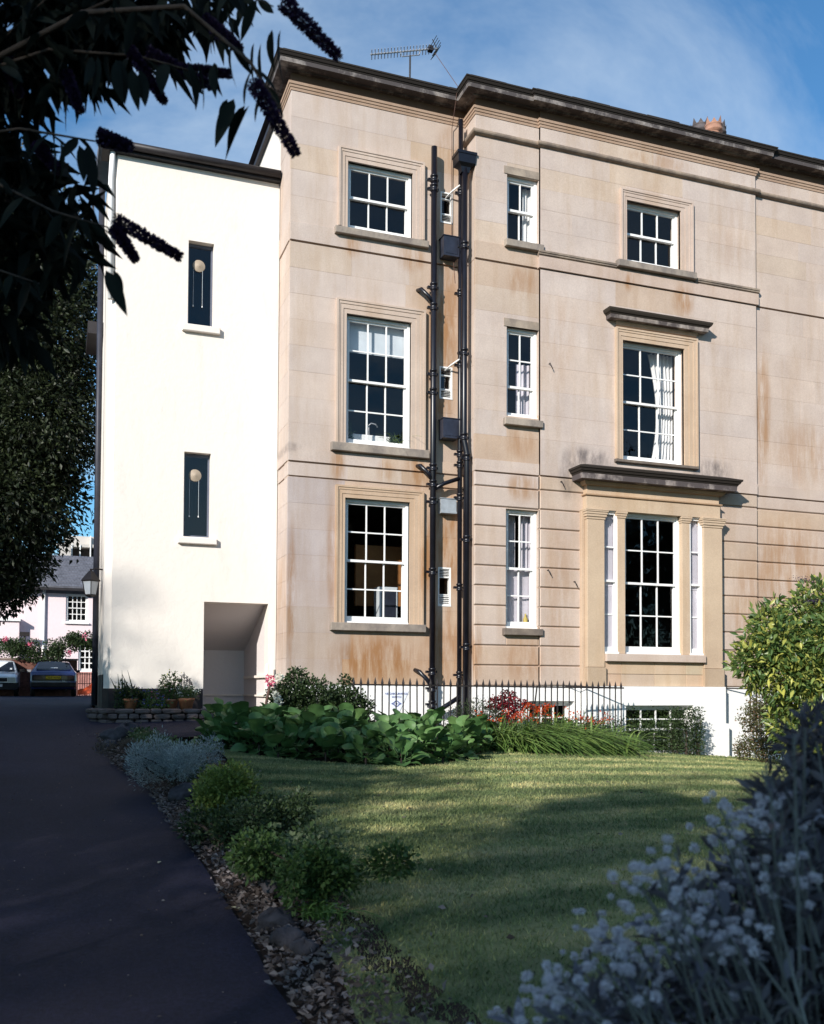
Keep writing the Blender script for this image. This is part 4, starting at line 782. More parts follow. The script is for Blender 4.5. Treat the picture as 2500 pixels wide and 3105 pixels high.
# orange tarpaulin
og = pt(283, 2085, 36.5); q = NT('orange_sheet'); q.bsdf(q.ramp(q.noise(4, 4), [(.3, (.55, .06, .015)), (.7, (.8, .13, .03))]), .5)
V = []; F = []
for i in range(13):
    for j in range(9):
        s, t = i/12, j/8; V.append((og.x-.55+1.2*s, og.y+.5*t-.3*math.sin(s*2), -.33+(.25+.95*s**1.6)*(1-.75*(t-.5)**2*4)+.04*math.sin(s*19)*math.cos(t*11)))
for i in range(12):
    for j in range(8): F.append((i*9+j, (i+1)*9+j, (i+1)*9+j+1, i*9+j+1))
tag(link('tarpaulin', np_mesh('tarpaulin', np.array(V), np.array(F), q.m, smooth=True), None), 'crumpled bright orange sheet heaped beside the iron gate', 'tarpaulin')

# ------------------------------------------------------------------ cars
def car(name, loc, rz, paint, label, L=4.0, W=1.64, H=1.36, hatch=True, rear_view=True):
    o = empty(name, loc, label, 'car', 'cars parked before the garden wall'); o.rotation_euler = (0, 0, rz)
    # local frame: +y forward; stations: y, half widths (sill, waist, roof), heights (low, waist, roof)
    if hatch: stn = [(-2.0, .74, .76, .70, .34, .80, .82), (-1.93, .80, .81, .74, .28, .90, .92), (-1.72, .81, .82, .70, .26, .93, 1.02), (-1.05, .81, .82, .575, .25, .93, 1.31), (-.6, .81, .82, .57, .25, .925, 1.35), (.1, .81, .82, .57, .25, .91, 1.35), (.42, .81, .82, .58, .25, .90, 1.29), (1.02, .81, .81, .69, .25, .88, .93), (1.75, .80, .79, .66, .26, .76, .79), (1.98, .74, .74, .62, .30, .66, .68)]
    else: stn = [(-1.85, .74, .76, .66, .34, .82, .86), (-1.78, .79, .80, .66, .28, .92, 1.2), (-1.6, .80, .80, .60, .26, .93, 1.36), (-.6, .80, .81, .59, .25, .92, 1.40), (.15, .80, .81, .59, .25, .91, 1.39), (.40, .80, .81, .60, .25, .90, 1.34), (.95, .80, .80, .69, .25, .88, .93), (1.62, .79, .78, .68, .26, .80, .84), (1.82, .74, .75, .66, .30, .72, .75)]
    V = []; F = []; n = 9
    for (y, a, b, c, z0, z1, z2) in stn:
        for x, z in ((-a*.92, z0), (-a, z0+.10), (-b, (z0+z1)/2), (-b*.985, z1), (-c, z2-.03*(z2-z1 > .2)), (-c*.8, z2), (0, z2+.015), (c*.8, z2), (c, z2-.03*(z2-z1 > .2)), (b*.985, z1), (b, (z0+z1)/2), (a, z0+.10), (a*.92, z0)): V.append((x, y, z))
    n = 13
    for i in range(len(stn)-1):
        for j in range(n-1): F.append((i*n+j, (i+1)*n+j, (i+1)*n+j+1, i*n+j+1))
        F.append((i*n+n-1, (i+1)*n+n-1, (i+1)*n, i*n))
    F.append(tuple(range(n))); F.append(tuple((len(stn)-1)*n+j for j in range(n))[::-1])
    def part(nm, mb, mat, par=o, sm_=False):
        c = mb.build(nm, mat, None, sm_); c.parent = par; return c
    bd = MB(); bd.add(V, F); body = part('body', bd, paint, o)
    md = body.modifiers.new('b', 'BEVEL'); md.width = .03; md.segments = 2; md.limit_method = 'ANGLE'; md.angle_limit = R(20)
    dg = M['carglass']; blk_ = M['trim']
    def quad(nm, pts, mat, par=o): return part(nm, MB().add(pts, [tuple(range(len(pts)))]), mat, par)
    if hatch:
        quad('rear_window', [(-.62, -1.70, 1.045), (.62, -1.70, 1.045), (.51, -1.10, 1.315), (-.51, -1.10, 1.315)], dg); quad('windscreen', [(.63, 1.0, .955), (-.63, 1.0, .955), (-.52, .46, 1.30), (.52, .46, 1.30)], dg)
        for s in (-1, 1): quad('side_window', [(s*.80, .85, .955), (s*.80, -1.35, .965), (s*.615, -.95, 1.29), (s*.615, .35, 1.29)], dg)
        part('spoiler', MB().box(-.60, .60, -1.80, -1.70, 1.0, 1.035), paint); yb_ = -2.0
        part('rear_panel', MB().box(-.74, .74, -2.012, -1.9, .60, .80), blk_)
        for s in (-1, 1): part('tail_lamp', MB().box(s*.48-.20, s*.48+.20, -2.022, -1.99, .64, .79), M['taillamp'])
        pl_ = part('number_plate', MB().box(-.27, .27, -2.03, -2.0, .655, .775), M['plate_y'])
        t = text('C355 WNU', .115, 0, 0, 0, R(90), M['trim'], o, 'plate_lettering'); t.location = (0, -2.035, .713)
        part('bumper', MB().cbox(-.80, .80, -2.08, -1.92, .36, .56, .03), blk_); part('bumper_strip', MB().box(-.79, .79, -2.088, -2.06, .535, .56), M['carblue'])
        part('badge', MB().box(.32, .42, -2.02, -1.99, .575, .61), M['aerial'])
        part('exhaust', MB().ring([(.45, -2.05, .24), (.45, -1.7, .26)], .025, 8), M['iron'])
        quad('parcel_sticker', [(-.1, -1.665, 1.075), (.16, -1.665, 1.075), (.15, -1.64, 1.10), (-.1, -1.64, 1.10)], M['white'])
    else:
        quad('windscreen', [(.64, .955, .945), (-.64, .955, .945), (-.54, .41, 1.335), (.54, .41, 1.335)], dg); quad('rear_window', [(-.56, -1.77, 1.0), (.56, -1.77, 1.0), (.52, -1.63, 1.33), (-.52, -1.63, 1.33)], dg)
        for s in (-1, 1): quad('side_window', [(s*.79, .75, .95), (s*.79, -1.4, .955), (s*.635, -1.3, 1.31), (s*.635, .3, 1.31)], dg)
        part('grille', MB().box(-.42, .42, 1.80, 1.835, .56, .70), blk_)
        for s in (-1, 1): part('headlamp', MB().box(s*.57-.13, s*.57+.13, 1.79, 1.84, .55, .71), M['lampglass'])
        part('bumper', MB().box(-.79, .79, 1.76, 1.92, .30, .52), blk_); part('number_plate', MB().box(-.26, .26, 1.92, 1.935, .36, .46), M['plate_w'])
        for s in (-.35, .25): part('wiper', MB().ring([(s, .97, .955), (s-.4, .90, 1.02)], .012, 5), blk_)
        part('tax_disc', MB().add([(-.54, .862, 1.03), (-.46, .862, 1.03), (-.46, .80, 1.09), (-.54, .80, 1.09)], [(0, 1, 2, 3)]), M['white'])
    for s in (-1, 1):
        part('mirror', MB().cbox(s*.90-.09, s*.90+.09, .62, .74, .94, 1.05, .02), blk_ if not hatch or s > 0 else M['aerial'])
        for y in (-1.2, 1.25):
            tyre = MB(); V = []; 
            for r_, dx in ((.15, -.07), (.26, -.08), (.285, -.05), (.285, .05), (.26, .08), (.15, .07)): V += [(s*.72+dx, y+r_*math.cos(t), .285+r_*math.sin(t)) for t in [2*math.pi*k/20 for k in range(20)]]
            tyre.add(V, [(i*20+k, i*20+(k+1) % 20, (i+1)*20+(k+1) % 20, (i+1)*20+k) for i in range(5) for k in range(20)])
            wl = part('wheel', tyre, blk_); rim = MB(); rim.add([(s*.72+s*.05, y+.15*math.cos(t), .285+.15*math.sin(t)) for t in [2*math.pi*k/20 for k in range(20)]], [tuple(range(20))]); part('rim', rim, M['aerial'], wl)
    return o
def gloss(name, c, rough=.2, coat=.6):
    q = NT(name); b = q.bsdf(c, rough, .5); b.inputs['Coat Weight'].default_value = coat; return q.m
M['carglass'] = gloss('car_glass', (.012, .014, .02), .05, 0); M['trim'] = plain('black_trim', (.012, .011, .012), .6, .2); M['taillamp'] = gloss('tail_lamp', (.03, .004, .004), .3)
M['plate_y'] = plain('yellow_plate', (.55, .36, .02), .5, .05); M['plate_w'] = plain('white_plate', (.5, .5, .52), .5, .05); M['lampglass'] = gloss('lamp_glass', (.25, .27, .3), .15); M['carblue'] = gloss('blue_paint', (.018, .03, .11))
M['carwhite'] = gloss('white_car_paint', (.72, .74, .76), .25)
cx, cy_ = XYat(163, 36); car('parked_car', (cx, cy_+2.0, -.335), 0, M['carblue'], 'dark blue hatchback parked tail first with yellow number plate')
cx, cy_ = XYat(-14, 36); car('parked_car', (cx, cy_+1.9, -.335), math.pi, M['carwhite'], 'white hatchback parked nose first with round disc in its windscreen', hatch=False)

# ------------------------------------------------------------------ plants
def leaves(P, D, size, width=.45, droop=.15, rnd=None, fold=.18):
    """kite leaves: P base points (n,3), D directions (n,3), size (n,)"""
    n = len(P); D = D/np.linalg.norm(D, axis=1, keepdims=True); r = rng.normal(size=(n, 3)); r[:, 2] += .8
    S = np.cross(D, r); S /= np.linalg.norm(S, axis=1, keepdims=True)+1e-9; N = np.cross(S, D); L = size[:, None]
    m = P+D*L*.45; tip = P+D*L-np.array([0, 0, 1.])*L*droop
    A = m+S*L*width*.5+N*L*fold*.5; B = m-S*L*width*.5+N*L*fold*.5
    V = np.stack([P, A, tip, B], 1).reshape(-1, 3); i = np.arange(n)*4
    F = np.stack([np.stack([i, i+1, i+2], 1), np.stack([i, i+2, i+3], 1)], 1).reshape(-1, 3)
    rn = rng.uniform(0, 1, n) if rnd is None else rnd
    return V, F, np.repeat(rn, 2)
def blob_pts(blobs, n, shell=.5):
    """points in ellipsoids [(cx,cy,cz,rx,ry,rz)], denser to the outside; returns points and outward normals"""
    vol = np.array([b[3]*b[4]*b[5] for b in blobs])**.75; k = rng.choice(len(blobs), n, p=vol/vol.sum()); B = np.array(blobs)[k]
    d = rng.normal(size=(n, 3)); d /= np.linalg.norm(d, axis=1, keepdims=True); r = rng.uniform(shell**2, 1, n)**.5*(1+.12*rng.normal(size=n))
    return B[:, :3]+d*r[:, None]*B[:, 3:], d
def foliage(name, blobs, n, size, mat, parent=None, width=.45, shell=.45, up=.5, droop=.15, zmin=None, spread=.7):
    P, d = blob_pts(blobs, n, shell)
    if zmin is not None: k = P[:, 2] > zmin; P, d = P[k], d[k]
    D = d+rng.normal(size=d.shape)*spread; D[:, 2] += up; sz = rng.uniform(.65, 1.25, len(P))*size
    V, F, rn = leaves(P, D, sz, width, droop); o = link(name, np_mesh(name, V, F, mat, rn), None, parent); o['kind'] = 'stuff'; return o
def lumpy(c, r, n, k=.55):
    """a crown of n sub-blobs inside an ellipsoid"""
    outp = []
    for i in range(n):
        d = rng.normal(size=3); d /= np.linalg.norm(d); q = rng.uniform(.35, .8); s = rng.uniform(.7, 1.2)*k
        outp.append((c[0]+d[0]*r[0]*q, c[1]+d[1]*r[1]*q, c[2]+d[2]*r[2]*q, r[0]*s, r[1]*s, r[2]*s))
    return outp
def shrub(name, base, blobs, n, size, mat, label, cat='shrub', group=None, stems=6, **k):
    x, y, z = base; o = empty(name, (x, y, z-.01), label, cat, group); st_ = MB()
    for i in range(stems):
        b = blobs[int(rng.integers(len(blobs)))]; e = Vector((b[0], b[1], b[2]))+Vector(rng.normal(size=3)*.25*b[3])
        s0 = Vector((x+rng.normal()*.03, y+rng.normal()*.03, z-.03)); mid = s0*.45+e*.55+Vector((rng.normal()*.04, rng.normal()*.04, .05)); r0 = .012*max(1, blobs[0][3]*1.2)
        st_.ring([s0, mid, e], [r0, r0*.75, r0*.4], 6)
    st_.build('stem', M['bark'], o); foliage('foliage', blobs, n, size, mat, o, **k); return o

# evergreen tree left of the drive and the trees that shade the garden
def big_tree(name, base, H, crown, label, nl, ls=.16, group=None, seed=0):
    x, y, z = base; o = empty(name, base, label, 'tree', group); c, r = crown
    tr = MB(); tr.ring([(x, y, z-.1), (x+.05, y, z+H*.2), (x, y+.1, z+H*.45), (x+.1, y, z+H*.75)], [.34, .27, .2, .07], 10); tr.build('trunk', M['bark'], o, True)
    bl = lumpy(c, r, 26, .42)
    for i in range(9):
        b = bl[i*2]; s = Vector((x, y+.05, z+H*random.uniform(.25, .55))); e = Vector(b[:3]); MB().ring([s, s*.5+e*.5+Vector((0, 0, .3)), e], [.13, .08, .03], 7).build('limb', M['bark'], o, True)
    foliage('crown', bl, nl, ls, M['l_tree'], o, shell=.55, up=.15); return o, bl
tx, ty = uv2w(-11.3, 22.5)
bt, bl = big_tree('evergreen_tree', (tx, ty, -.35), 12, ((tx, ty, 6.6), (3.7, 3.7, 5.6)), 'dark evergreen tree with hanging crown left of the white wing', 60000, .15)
# low skirts hanging towards the drive
sk = []
for px_, py_, v_, rr in ((120, 1480, 22, .9), (60, 1650, 21.5, .8), (30, 1750, 21.5, .6), (200, 1340, 22, .8), (215, 1150, 22, .85), (230, 1010, 22.5, .8), (150, 1600, 22, .55), (110, 1710, 21.5, .42), (60, 1790, 21.5, .4), (20, 1830, 21.5, .3), (200, 740, 22.5, .8), (120, 690, 22.5, 1.0), (250, 860, 22.5, .55), (60, 820, 22, 1.2), (-40, 650, 22, 1.6), (190, 1450, 22, .5), (215, 880, 22, .8), (130, 1250, 21, 1.2), (60, 1000, 21, 1.5), (0, 1500, 21, 1.4), (-60, 1750, 21, .7)):
    p = pt(px_, py_, v_); sk.append((p.x, p.y, p.z, rr, rr, rr*.95))
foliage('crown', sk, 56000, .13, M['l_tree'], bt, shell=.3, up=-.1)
cs = []; tp = empty('shade_tree', (*uv2w(-13.5, 6.5), -1.2), 'tall leafy tree on the left of the drive shading the garden', 'tree', 'trees shading the drive')
def shade_tree(u, v, top, rad, dens=1.0):
    x, y = uv2w(u, v); z = gz(x, y); o = empty('shade_tree', (x, y, z), 'tall leafy tree beside the drive that shades the near garden', 'tree', 'trees shading the drive')
    MB().ring([(x, y, z-.1), (x, y, z+2.5), (x+.1, y, top-1)], [.3, .22, .06], 8).build('trunk', M['bark'], o, True)
    foliage('crown', lumpy((x, y, (top+.8)/2+.3), (rad, rad, (top-.6)/2), 16, .45), int(6000*rad/2.5*dens), .26, M['l_tree'], o, shell=.3, up=.1); return o
bpy.data.objects.remove(tp)
SHADE = [(-7.2, 3.5, 4.6, 3.0), (-7.8, 8.0, 3.4, 2.6), (-7.6, -1.5, 5.6, 2.8, .6), (-10.4, 12.6, 3.4, 2.6), (-13.2, 17.0, 7.0, 2.8), (-17.5, 18.5, 13.0, 3.6), (-19, 27, 6.5, 3.0), (-22, 24, 7.5, 3.2), (-15.5, 15.0, 11.0, 3.0)]
x_, y_ = uv2w(-1.3, -1.8); o = empty('shade_tree', (x_, y_, -1.4), 'unseen low tree added close behind the photographer to shade the foreground bush', 'tree', 'trees shading the drive')  # out-of-view crown, added only to keep sun off the grey foreground bush
MB().ring([(x_-.3, y_-.3, -1.5), (x_-.1, y_, .4), (x_, y_, 1.3)], [.1, .08, .03], 8).build('trunk', M['bark'], o, True); foliage('crown', lumpy((x_, y_, 1.15), (1.25, 1.0, .75), 12, .5), 2000, .16, M['l_tree'], o, shell=.1, up=.1)
x_, y_ = uv2w(-15.4, -26.9); o = empty('shade_tree', (x_, y_, -1.5), 'tall thin-crowned tree far behind the photographer dappling the lawn', 'tree', 'trees shading the drive')
MB().ring([(x_, y_, -1.6), (x_, y_, 6), (x_+.3, y_, 15)], [.5, .4, .1], 8).build('trunk', M['bark'], o, True); foliage("crown", lumpy((x_, y_, 13.0), (5.6, 5.6, 5.2), 30, .36), 5200, .45, M['l_tree'], o, shell=.2, up=.1)
x_, y_ = uv2w(-3.0, -.7); o = empty('shade_tree', (x_, y_, -1.4), 'unseen small tree added on the left of the drive to shade the buddleia', 'tree', 'trees shading the drive')  # added out of view, upstream of the sun, to darken the buddleia
MB().ring([(x_-.3, y_, -1.5), (x_-.1, y_, 1), (x_, y_, 3.0)], [.1, .08, .03], 8).build('trunk', M['bark'], o, True); foliage('crown', lumpy((x_, y_, 3.0), (1.2, 1.0, .7), 9, .5), 1000, .18, M['l_tree'], o, shell=.1, up=.1)
x_, y_ = uv2w(-26.6, -17.2)
ft = empty('shade_tree', (x_, y_, -1.5), 'very tall spreading tree far behind the drive shading the foot of the white wing', 'tree', 'trees shading the drive')
MB().ring([(x_, y_, -1.6), (x_, y_, 6), (x_+.3, y_, 18)], [.6, .45, .1], 8).build('trunk', M['bark'], ft, True); foliage('crown', lumpy((x_, y_, 14.5), (6.0, 6.0, 8.0), 34, .36), 10000, .5, M['l_tree'], ft, shell=.2, up=.1)
for (x_, y_, top, rad) in ((10.5, -9, 10, 3.4), (15, -12, 12, 3.8), (17.5, -5, 10, 3.4), (22, -8, 13, 4.0), (26, -1.5, 10.5, 3.6), (32, 2, 12, 4.0), (30, -8, 14, 4.2)):
    u_, v_ = w2uv(x_, y_); z = -1.5; o = empty('shade_tree', (x_, y_, z), 'leafy garden tree standing behind the photographer, reflected in the windows', 'tree', 'trees across the garden')
    MB().ring([(x_, y_, z-.1), (x_, y_, z+2.5), (x_+.1, y_, top-1)], [.3, .22, .06], 8).build('trunk', M['bark'], o, True)
    foliage('crown', lumpy((x_, y_, (top+.2)/2), (rad, rad, top/2), 14, .5), 12000, .4, M['l_tree'], o, shell=.3, up=.1)
for s in SHADE: shade_tree(*s)

# buddleia overhead: arching stems, large leaves, flower spikes
bd_ = empty('buddleia_bush', (*uv2w(-3.7, 3.4), -1.32), 'dark buddleia arching overhead with long leaves and drooping flower spikes', 'shrub')
def leaf_mesh(name, L, W, mat, n=7, cup=.12, curl=.18, pet=.0, shape='lance', wav=0.):
    V = []; F = []
    for i in range(n+1):
        t = i/n
        if shape == 'lance': wdt = W*math.sin(math.pi*min(1, t**.8))**.9*(1-.15*t)
        else: wdt = W*max(.0, 1-abs(2*t-1.0)**2.5)**.5*(.86+.2*t) if 0 < i else W*.12
        if i == n: wdt = wdt*.12 if shape == 'lance' else W*.22
        y = pet+t*L; z = -curl*L*t*t
        for s in (-1, -.5, 0, .5, 1): V.append((s*wdt/2, y, z+cup*abs(s)**1.5*wdt+wav*math.sin(t*9+s*3)*abs(s)*W))
    for i in range(n):
        for j in range(4): F.append((i*5+j, i*5+j+1, (i+1)*5+j+1, (i+1)*5+j))
    if pet:
        b = len(V); V += [(-.006, -pet*.2, -.005), (.006, -pet*.2, -.005), (.005, pet+.02, 0), (-.005, pet+.02, 0), (0, -pet*.2, -.014), (0, pet+.02, -.01)]; F += [(b, b+1, b+2, b+3), (b, b+3, b+5, b+4), (b+1, b+4, b+5, b+2)]
    m = MB(); m.add(V, F); return m.mesh(name, mat, True)
def orient(o, loc, d, roll=0):
    d = Vector(d).normalized(); q = d.to_track_quat('Y', 'Z'); o.rotation_euler = (q.to_matrix() @ Matrix.Rotation(roll, 3, 'Y')).to_euler(); o.location = loc
BL = [leaf_mesh('leaf', .13, .042, M['l_bud']), leaf_mesh('leaf', .105, .036, M['l_bud'], curl=.3), leaf_mesh('leaf', .15, .045, M['l_bud'], curl=.1)]
def inst(name, me, parent, loc, d, roll=0, s=1):
    o = bpy.data.objects.new(name, me); col.objects.link(o); o.parent = parent; orient(o, Vector(loc)-wloc(parent), d, roll); o.scale = (s, s, s); return o
NL = [0]
def bleaf(p, d, s=1.): 
    if NL[0] < 300: inst('leaf', random.choice(BL), bd_, p, d, random.uniform(-1.2, 1.2), s); NL[0] += 1
def spike(pa, pb, r):
    pa, pb = Vector(pa), Vector(pb); n = 2400; t = rng.uniform(0, 1, n); ax = np.array(pb-pa); a = rng.normal(size=(n, 3)); a -= np.outer(a@ax, ax)/ (ax@ax); a /= np.linalg.norm(a, axis=1, keepdims=True)
    rr = r*.75*(1-.5*t**2)*rng.uniform(.2, 1.1, n)*1.0; P = np.array(pa)+np.outer(t, ax)+a*rr[:, None]; V, F, rn = leaves(P, a+.3*rng.normal(size=a.shape), rng.uniform(.006, .012, n), .8, 0); o = link('flower_spike', np_mesh('flower_spike', V, F, M['f_bud'], rn), None, bd_)
    MB().ring([pa, pb], [.003, .0015], 5).build('flower_stalk', M['stem_brown'], bd_)
def arch(pts, r=.008, leafy=1.0):
    P = [pt(*p) for p in pts]; MB().ring(P, [r*(1-.7*i/(len(P)-1)) for i in range(len(P))], 6).build('branch', M['bark'], bd_, True)
    tot = sum((b-a).length for a, b in zip(P, P[1:]))
    for a, b in zip(P, P[1:]):
        n = max(1, int((b-a).length/.075*leafy)); ax = (b-a).normalized()
        for k in range(n):
            p = a+(b-a)*((k+random.random()*.5)/n)
            for s in (-1, 1):
                if random.random() < .85:
                    side = (Rv*s*random.uniform(.5, 1)+ax*random.uniform(.1, .7)+Vector((0, 0, -random.uniform(.5, 1.3)))+Fv*random.uniform(-.5, .5)); bleaf(p, side, random.uniform(.75, 1.15))
arch([(-700, 2900, 3.4), (-500, 900, 3.3), (-150, 250, 3.1), (250, 40, 3.0), (560, 20, 2.9), (760, 190, 2.85), (850, 330, 2.8)], .014)
arch([(-150, 250, 3.1), (150, 150, 3.05), (420, 170, 3.0), (600, 220, 2.95)], .007, 1.3)
arch([(250, 40, 3.0), (420, -40, 2.95), (640, -60, 2.9), (830, 20, 2.85)], .006, 1.1)
arch([(-500, 900, 3.3), (-200, 430, 3.2), (60, 390, 3.1), (300, 430, 3.05)], .008, 1.0)
arch([(-200, 430, 3.2), (0, 560, 3.1), (160, 640, 3.05), (330, 690, 3.0)], .007, 1.1)
arch([(-200, 300, 3.2), (30, 100, 3.1), (180, -40, 3.0)], .007, 1.4)
arch([(-150, 250, 3.3), (60, 230, 3.2), (240, 260, 3.1)], .006, 1.6)
arch([(-300, 760, 3.3), (-60, 800, 3.2), (120, 860, 3.1)], .007, 1.2)
for px_, py_, dx, dz in ((700, 300, -.35, -1), (760, 320, -.6, -.9), (790, 130, -.1, -1), (840, 90, -.15, -1), (180, 430, .1, -1), (260, 440, .2, -1), (590, 190, .3, -1), (330, 820, .5, -1), (640, 190, .0, -1), (350, 180, .1, -1), (280, 170, -.1, -1), (420, 210, .15, -1)):
    p = pt(px_, py_, 2.9)
    for k in range(2): bleaf(p+Rv*random.uniform(-.02, .02), Rv*dx+Vector((0, 0, dz))+Fv*random.uniform(-.3, .3), random.uniform(.9, 1.15))
for a, b, r in (((860, 5, 2.85), (1030, 175, 2.85), .026), ((770, 250, 2.8), (900, 470, 2.8), .024), ((300, 415, 3.0), (400, 445, 3.0), .026), ((350, 665, 3.0), (550, 780, 3.0), .021), ((345, 690, 3.0), (415, 790, 3.0), .02), ((395, 150, 3.0), (500, 310, 3.0), .018), ((450, 160, 3.0), (640, 260, 3.0), .02), ((200, 220, 3.05), (245, 340, 3.05), .02), ((620, 60, 2.95), (730, 150, 2.9), .022), ((110, 440, 3.1), (180, 520, 3.1), .02), ((560, 210, 3), (700, 225, 3), .016), ((20, 180, 3.1), (60, 290, 3.1), .022)):
    spike(pt(*a), pt(*b), r)
fb_ = []
for px_, py_, v_, r_ in ((30, 60, 3.2, .18), (100, 20, 3.3, .16), (260, 20, 3.3, .15), (400, 10, 3.25, .12), (560, -30, 3.2, .09), (680, -20, 3.1, .07), (330, 130, 3.2, .07), (60, 480, 3.3, .08), (225, 560, 3.3, .06), (160, 610, 3.3, .08), (245, 690, 3.3, .06), (90, 560, 3.35, .1), (240, 790, 3.3, .05), (20, 1000, 3.4, .10), (200, 30, 3.25, .13), (120, 180, 3.2, .12), (330, 40, 3.2, .12), (470, 40, 3.2, .10), (-60, 500, 3.4, .2), (20, 640, 3.4, .13), (60, 760, 3.4, .14), (0, 900, 3.4, .14), (150, 740, 3.3, .09), (280, 90, 3.2, .11), (20, 330, 3.3, .09), (400, 120, 3.2, .08), (240, 190, 3.2, .07), (-40, 260, 3.3, .14)):
    p = pt(px_, py_, v_); fb_.append((p.x, p.y, p.z, r_, r_, r_))
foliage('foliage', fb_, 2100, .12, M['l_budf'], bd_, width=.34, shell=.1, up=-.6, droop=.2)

# bergenia bed
BG = [leaf_mesh('leaf', .165, .185, M['l_berg'], 11, .16, .02, .07, 'round', .05), leaf_mesh('leaf', .19, .205, M['l_berg'], 11, .12, .10, .08, 'round', .06), leaf_mesh('leaf', .14, .155, M['l_berg'], 11, .22, .02, .06, 'round', .04), leaf_mesh('leaf', .18, .185, M['l_berg'], 11, .10, .22, .08, 'round', .05)]
def front_v(x):   # lawn edge depth under photo column x
    return interp(FAR, (x-1250)/FPX)
bpl = []
for k in range(900):
    th_ = random.uniform(-.222, .082); v = interp(FAR, th_)+.16+random.uniform(0, 1)**1.1*(2.2 if th_ > -.16 else 1.35)
    if th_ > .03: v = min(v, interp(FAR, th_)+.25+1.5*random.random())
    u = th_*v; x, y = uv2w(u, v)
    if y > 13.95 or (x < 1.9 and y > 13.3): continue
    if all((x-a)**2+(y-b)**2 > .19**2 for a, b in bpl): bpl.append((x, y))
    if len(bpl) >= 85: break
for (x, y) in bpl:
    u, v = w2uv(x, y); z = gz(x, y); d_in = v-interp(FAR, u/v); o = empty('bergenia', (x, y, z), 'bergenia clump with big rounded leathery green leaves at the lawn edge', 'bergenia', 'bergenia clumps in the bed')
    lift = .08+.26*min(1, d_in/1.1)+.06*random.random()
    MB().ring([(x, y, z-.02), (x, y, z+lift*.6)], [.016, .010], 6).build('rootstock', M['bark'], o)
    for i in range(15):
        a = random.uniform(0, 6.28); e = random.uniform(.35, 1.35) if i < 9 else random.uniform(-.5, .3)
        inst('leaf', random.choice(BG), o, (x+.05*math.cos(a), y+.05*math.sin(a), z+lift*random.uniform(.5, 1.1)*(1 if i < 10 else .45)), (math.cos(a)*math.cos(e), math.sin(a)*math.cos(e), math.sin(e)), random.uniform(-.5, .5), random.uniform(.7, 1.2))
# pale leaf lying on the grass edge
p = ray_ground(1120, 2310, h_lawn); tag(link('fallen_leaf', leaf_mesh('fallen_leaf', .2, .16, plain('pale_leaf', (.36, .40, .34), .7, .15, 20), 7, .06, .05, 0, 'round', .05), None), 'large pale bergenia leaf lying on the lawn edge', 'leaf').location = p+Vector((0, 0, .03))

def strap_clump(name, c, n, L, lean, mat, label, spread=.25, width=.016, cat='plant'):
    """arching strap leaves, six segments each"""
    x, y, z = c; o = empty(name, c, label, cat); V = []; F = []; rn = []
    for i in range(n):
        a = rng.uniform(0, 6.283); l = L*rng.uniform(.6, 1.15); bx_, by_ = x+rng.normal()*spread, y+rng.normal()*spread*.5; d = np.array([math.cos(a)*.62+lean[0]*.45, math.sin(a)*.62+lean[1]*.6])+rng.normal(size=2)*.2; w_ = width*rng.uniform(.7, 1.2); s = np.array([-d[1], d[0]])/(np.linalg.norm(d)+1e-6); b = len(V); kk = rng.uniform(.7, 1.3)
        for j in range(7):
            t = j/6; nd = np.linalg.norm(d); h = l*(t-(.35+.75*kk*nd)*t*t*.8); r = l*(.2*t+.75*t*t); ww = w_*(1-t**2.2)+.001; q = np.array([bx_, by_])+d*r; V += [(q[0]-s[0]*ww, q[1]-s[1]*ww, z+h), (q[0]+s[0]*ww, q[1]+s[1]*ww, z+h+.004)]
        for j in range(6): F.append((b+2*j, b+2*j+1, b+2*j+3, b+2*j+2)); rn.append(i % 97/97.)
    f = link('foliage', np_mesh('foliage', np.array(V), np.array(F), mat, np.array(rn)), None, o); f['kind'] = 'stuff'; return o
def gpt(px_, py_, v_): p = pt(px_, py_, v_); return (p.x, p.y, gz(p.x, p.y))
lean = uv2w(.40, -.42)
for px_, v_, n, L, lab in ((1555, 14.9, 300, .95, 'montbretia clump with strap leaves beside the bergenia'), (1640, 15.1, 330, 1.0, 'montbretia clump with strap leaves below the red-leaved shrub'), (1735, 15.4, 330, .95, 'montbretia clump of arching strap leaves before the small basement window'), (1810, 15.6, 300, .8, 'montbretia clump of arching strap leaves at the end of the railings')):
    c = gpt(px_, 2200, v_); o = strap_clump('montbretia', c, n, L, lean, M['l_strap'], lab, .28, .015)
    for k in range(18 if px_ < 1700 else 7):
        b = Vector(c)+Vector((rng.normal()*.25, rng.normal()*.12, 0)); e = b+Vector((lean[0]*.3+rng.normal()*.08, lean[1]*.2, L*rng.uniform(.5, .78))); MB().ring([b, (b+e)/2+Vector((0, 0, .06)), e], .004, 5).build('flower_stalk', M['stem'], o)
        P = np.array(e)+rng.normal(size=(18, 3))*np.array([.04, .03, .022]); V, F, rn = leaves(P, rng.normal(size=(18, 3)), rng.uniform(.022, .042, 18), .6, 0); f = link('flower_spray', np_mesh('flower_spray', V, F, M['f_orange'], rn), None, o); f['kind'] = 'stuff'
for px_, v_, L, lab in ((1240, 14.6, .3, 'small strap-leaved clump among the bergenia'),): pass
c = gpt(1440, 2200, 15.3); sb_ = [(c[0]+dx, c[1], c[2]+.45+dz, .26, .22, .24) for dx, dz in ((-.25, 0), (.05, .12), (.3, -.02), (0, -.2))]
shrub('feathery_shrub', c, sb_, 3800, .045, M['l_dark'], 'dark feathery shrub at the foot of the twin drainpipes', width=.25, shell=.2)
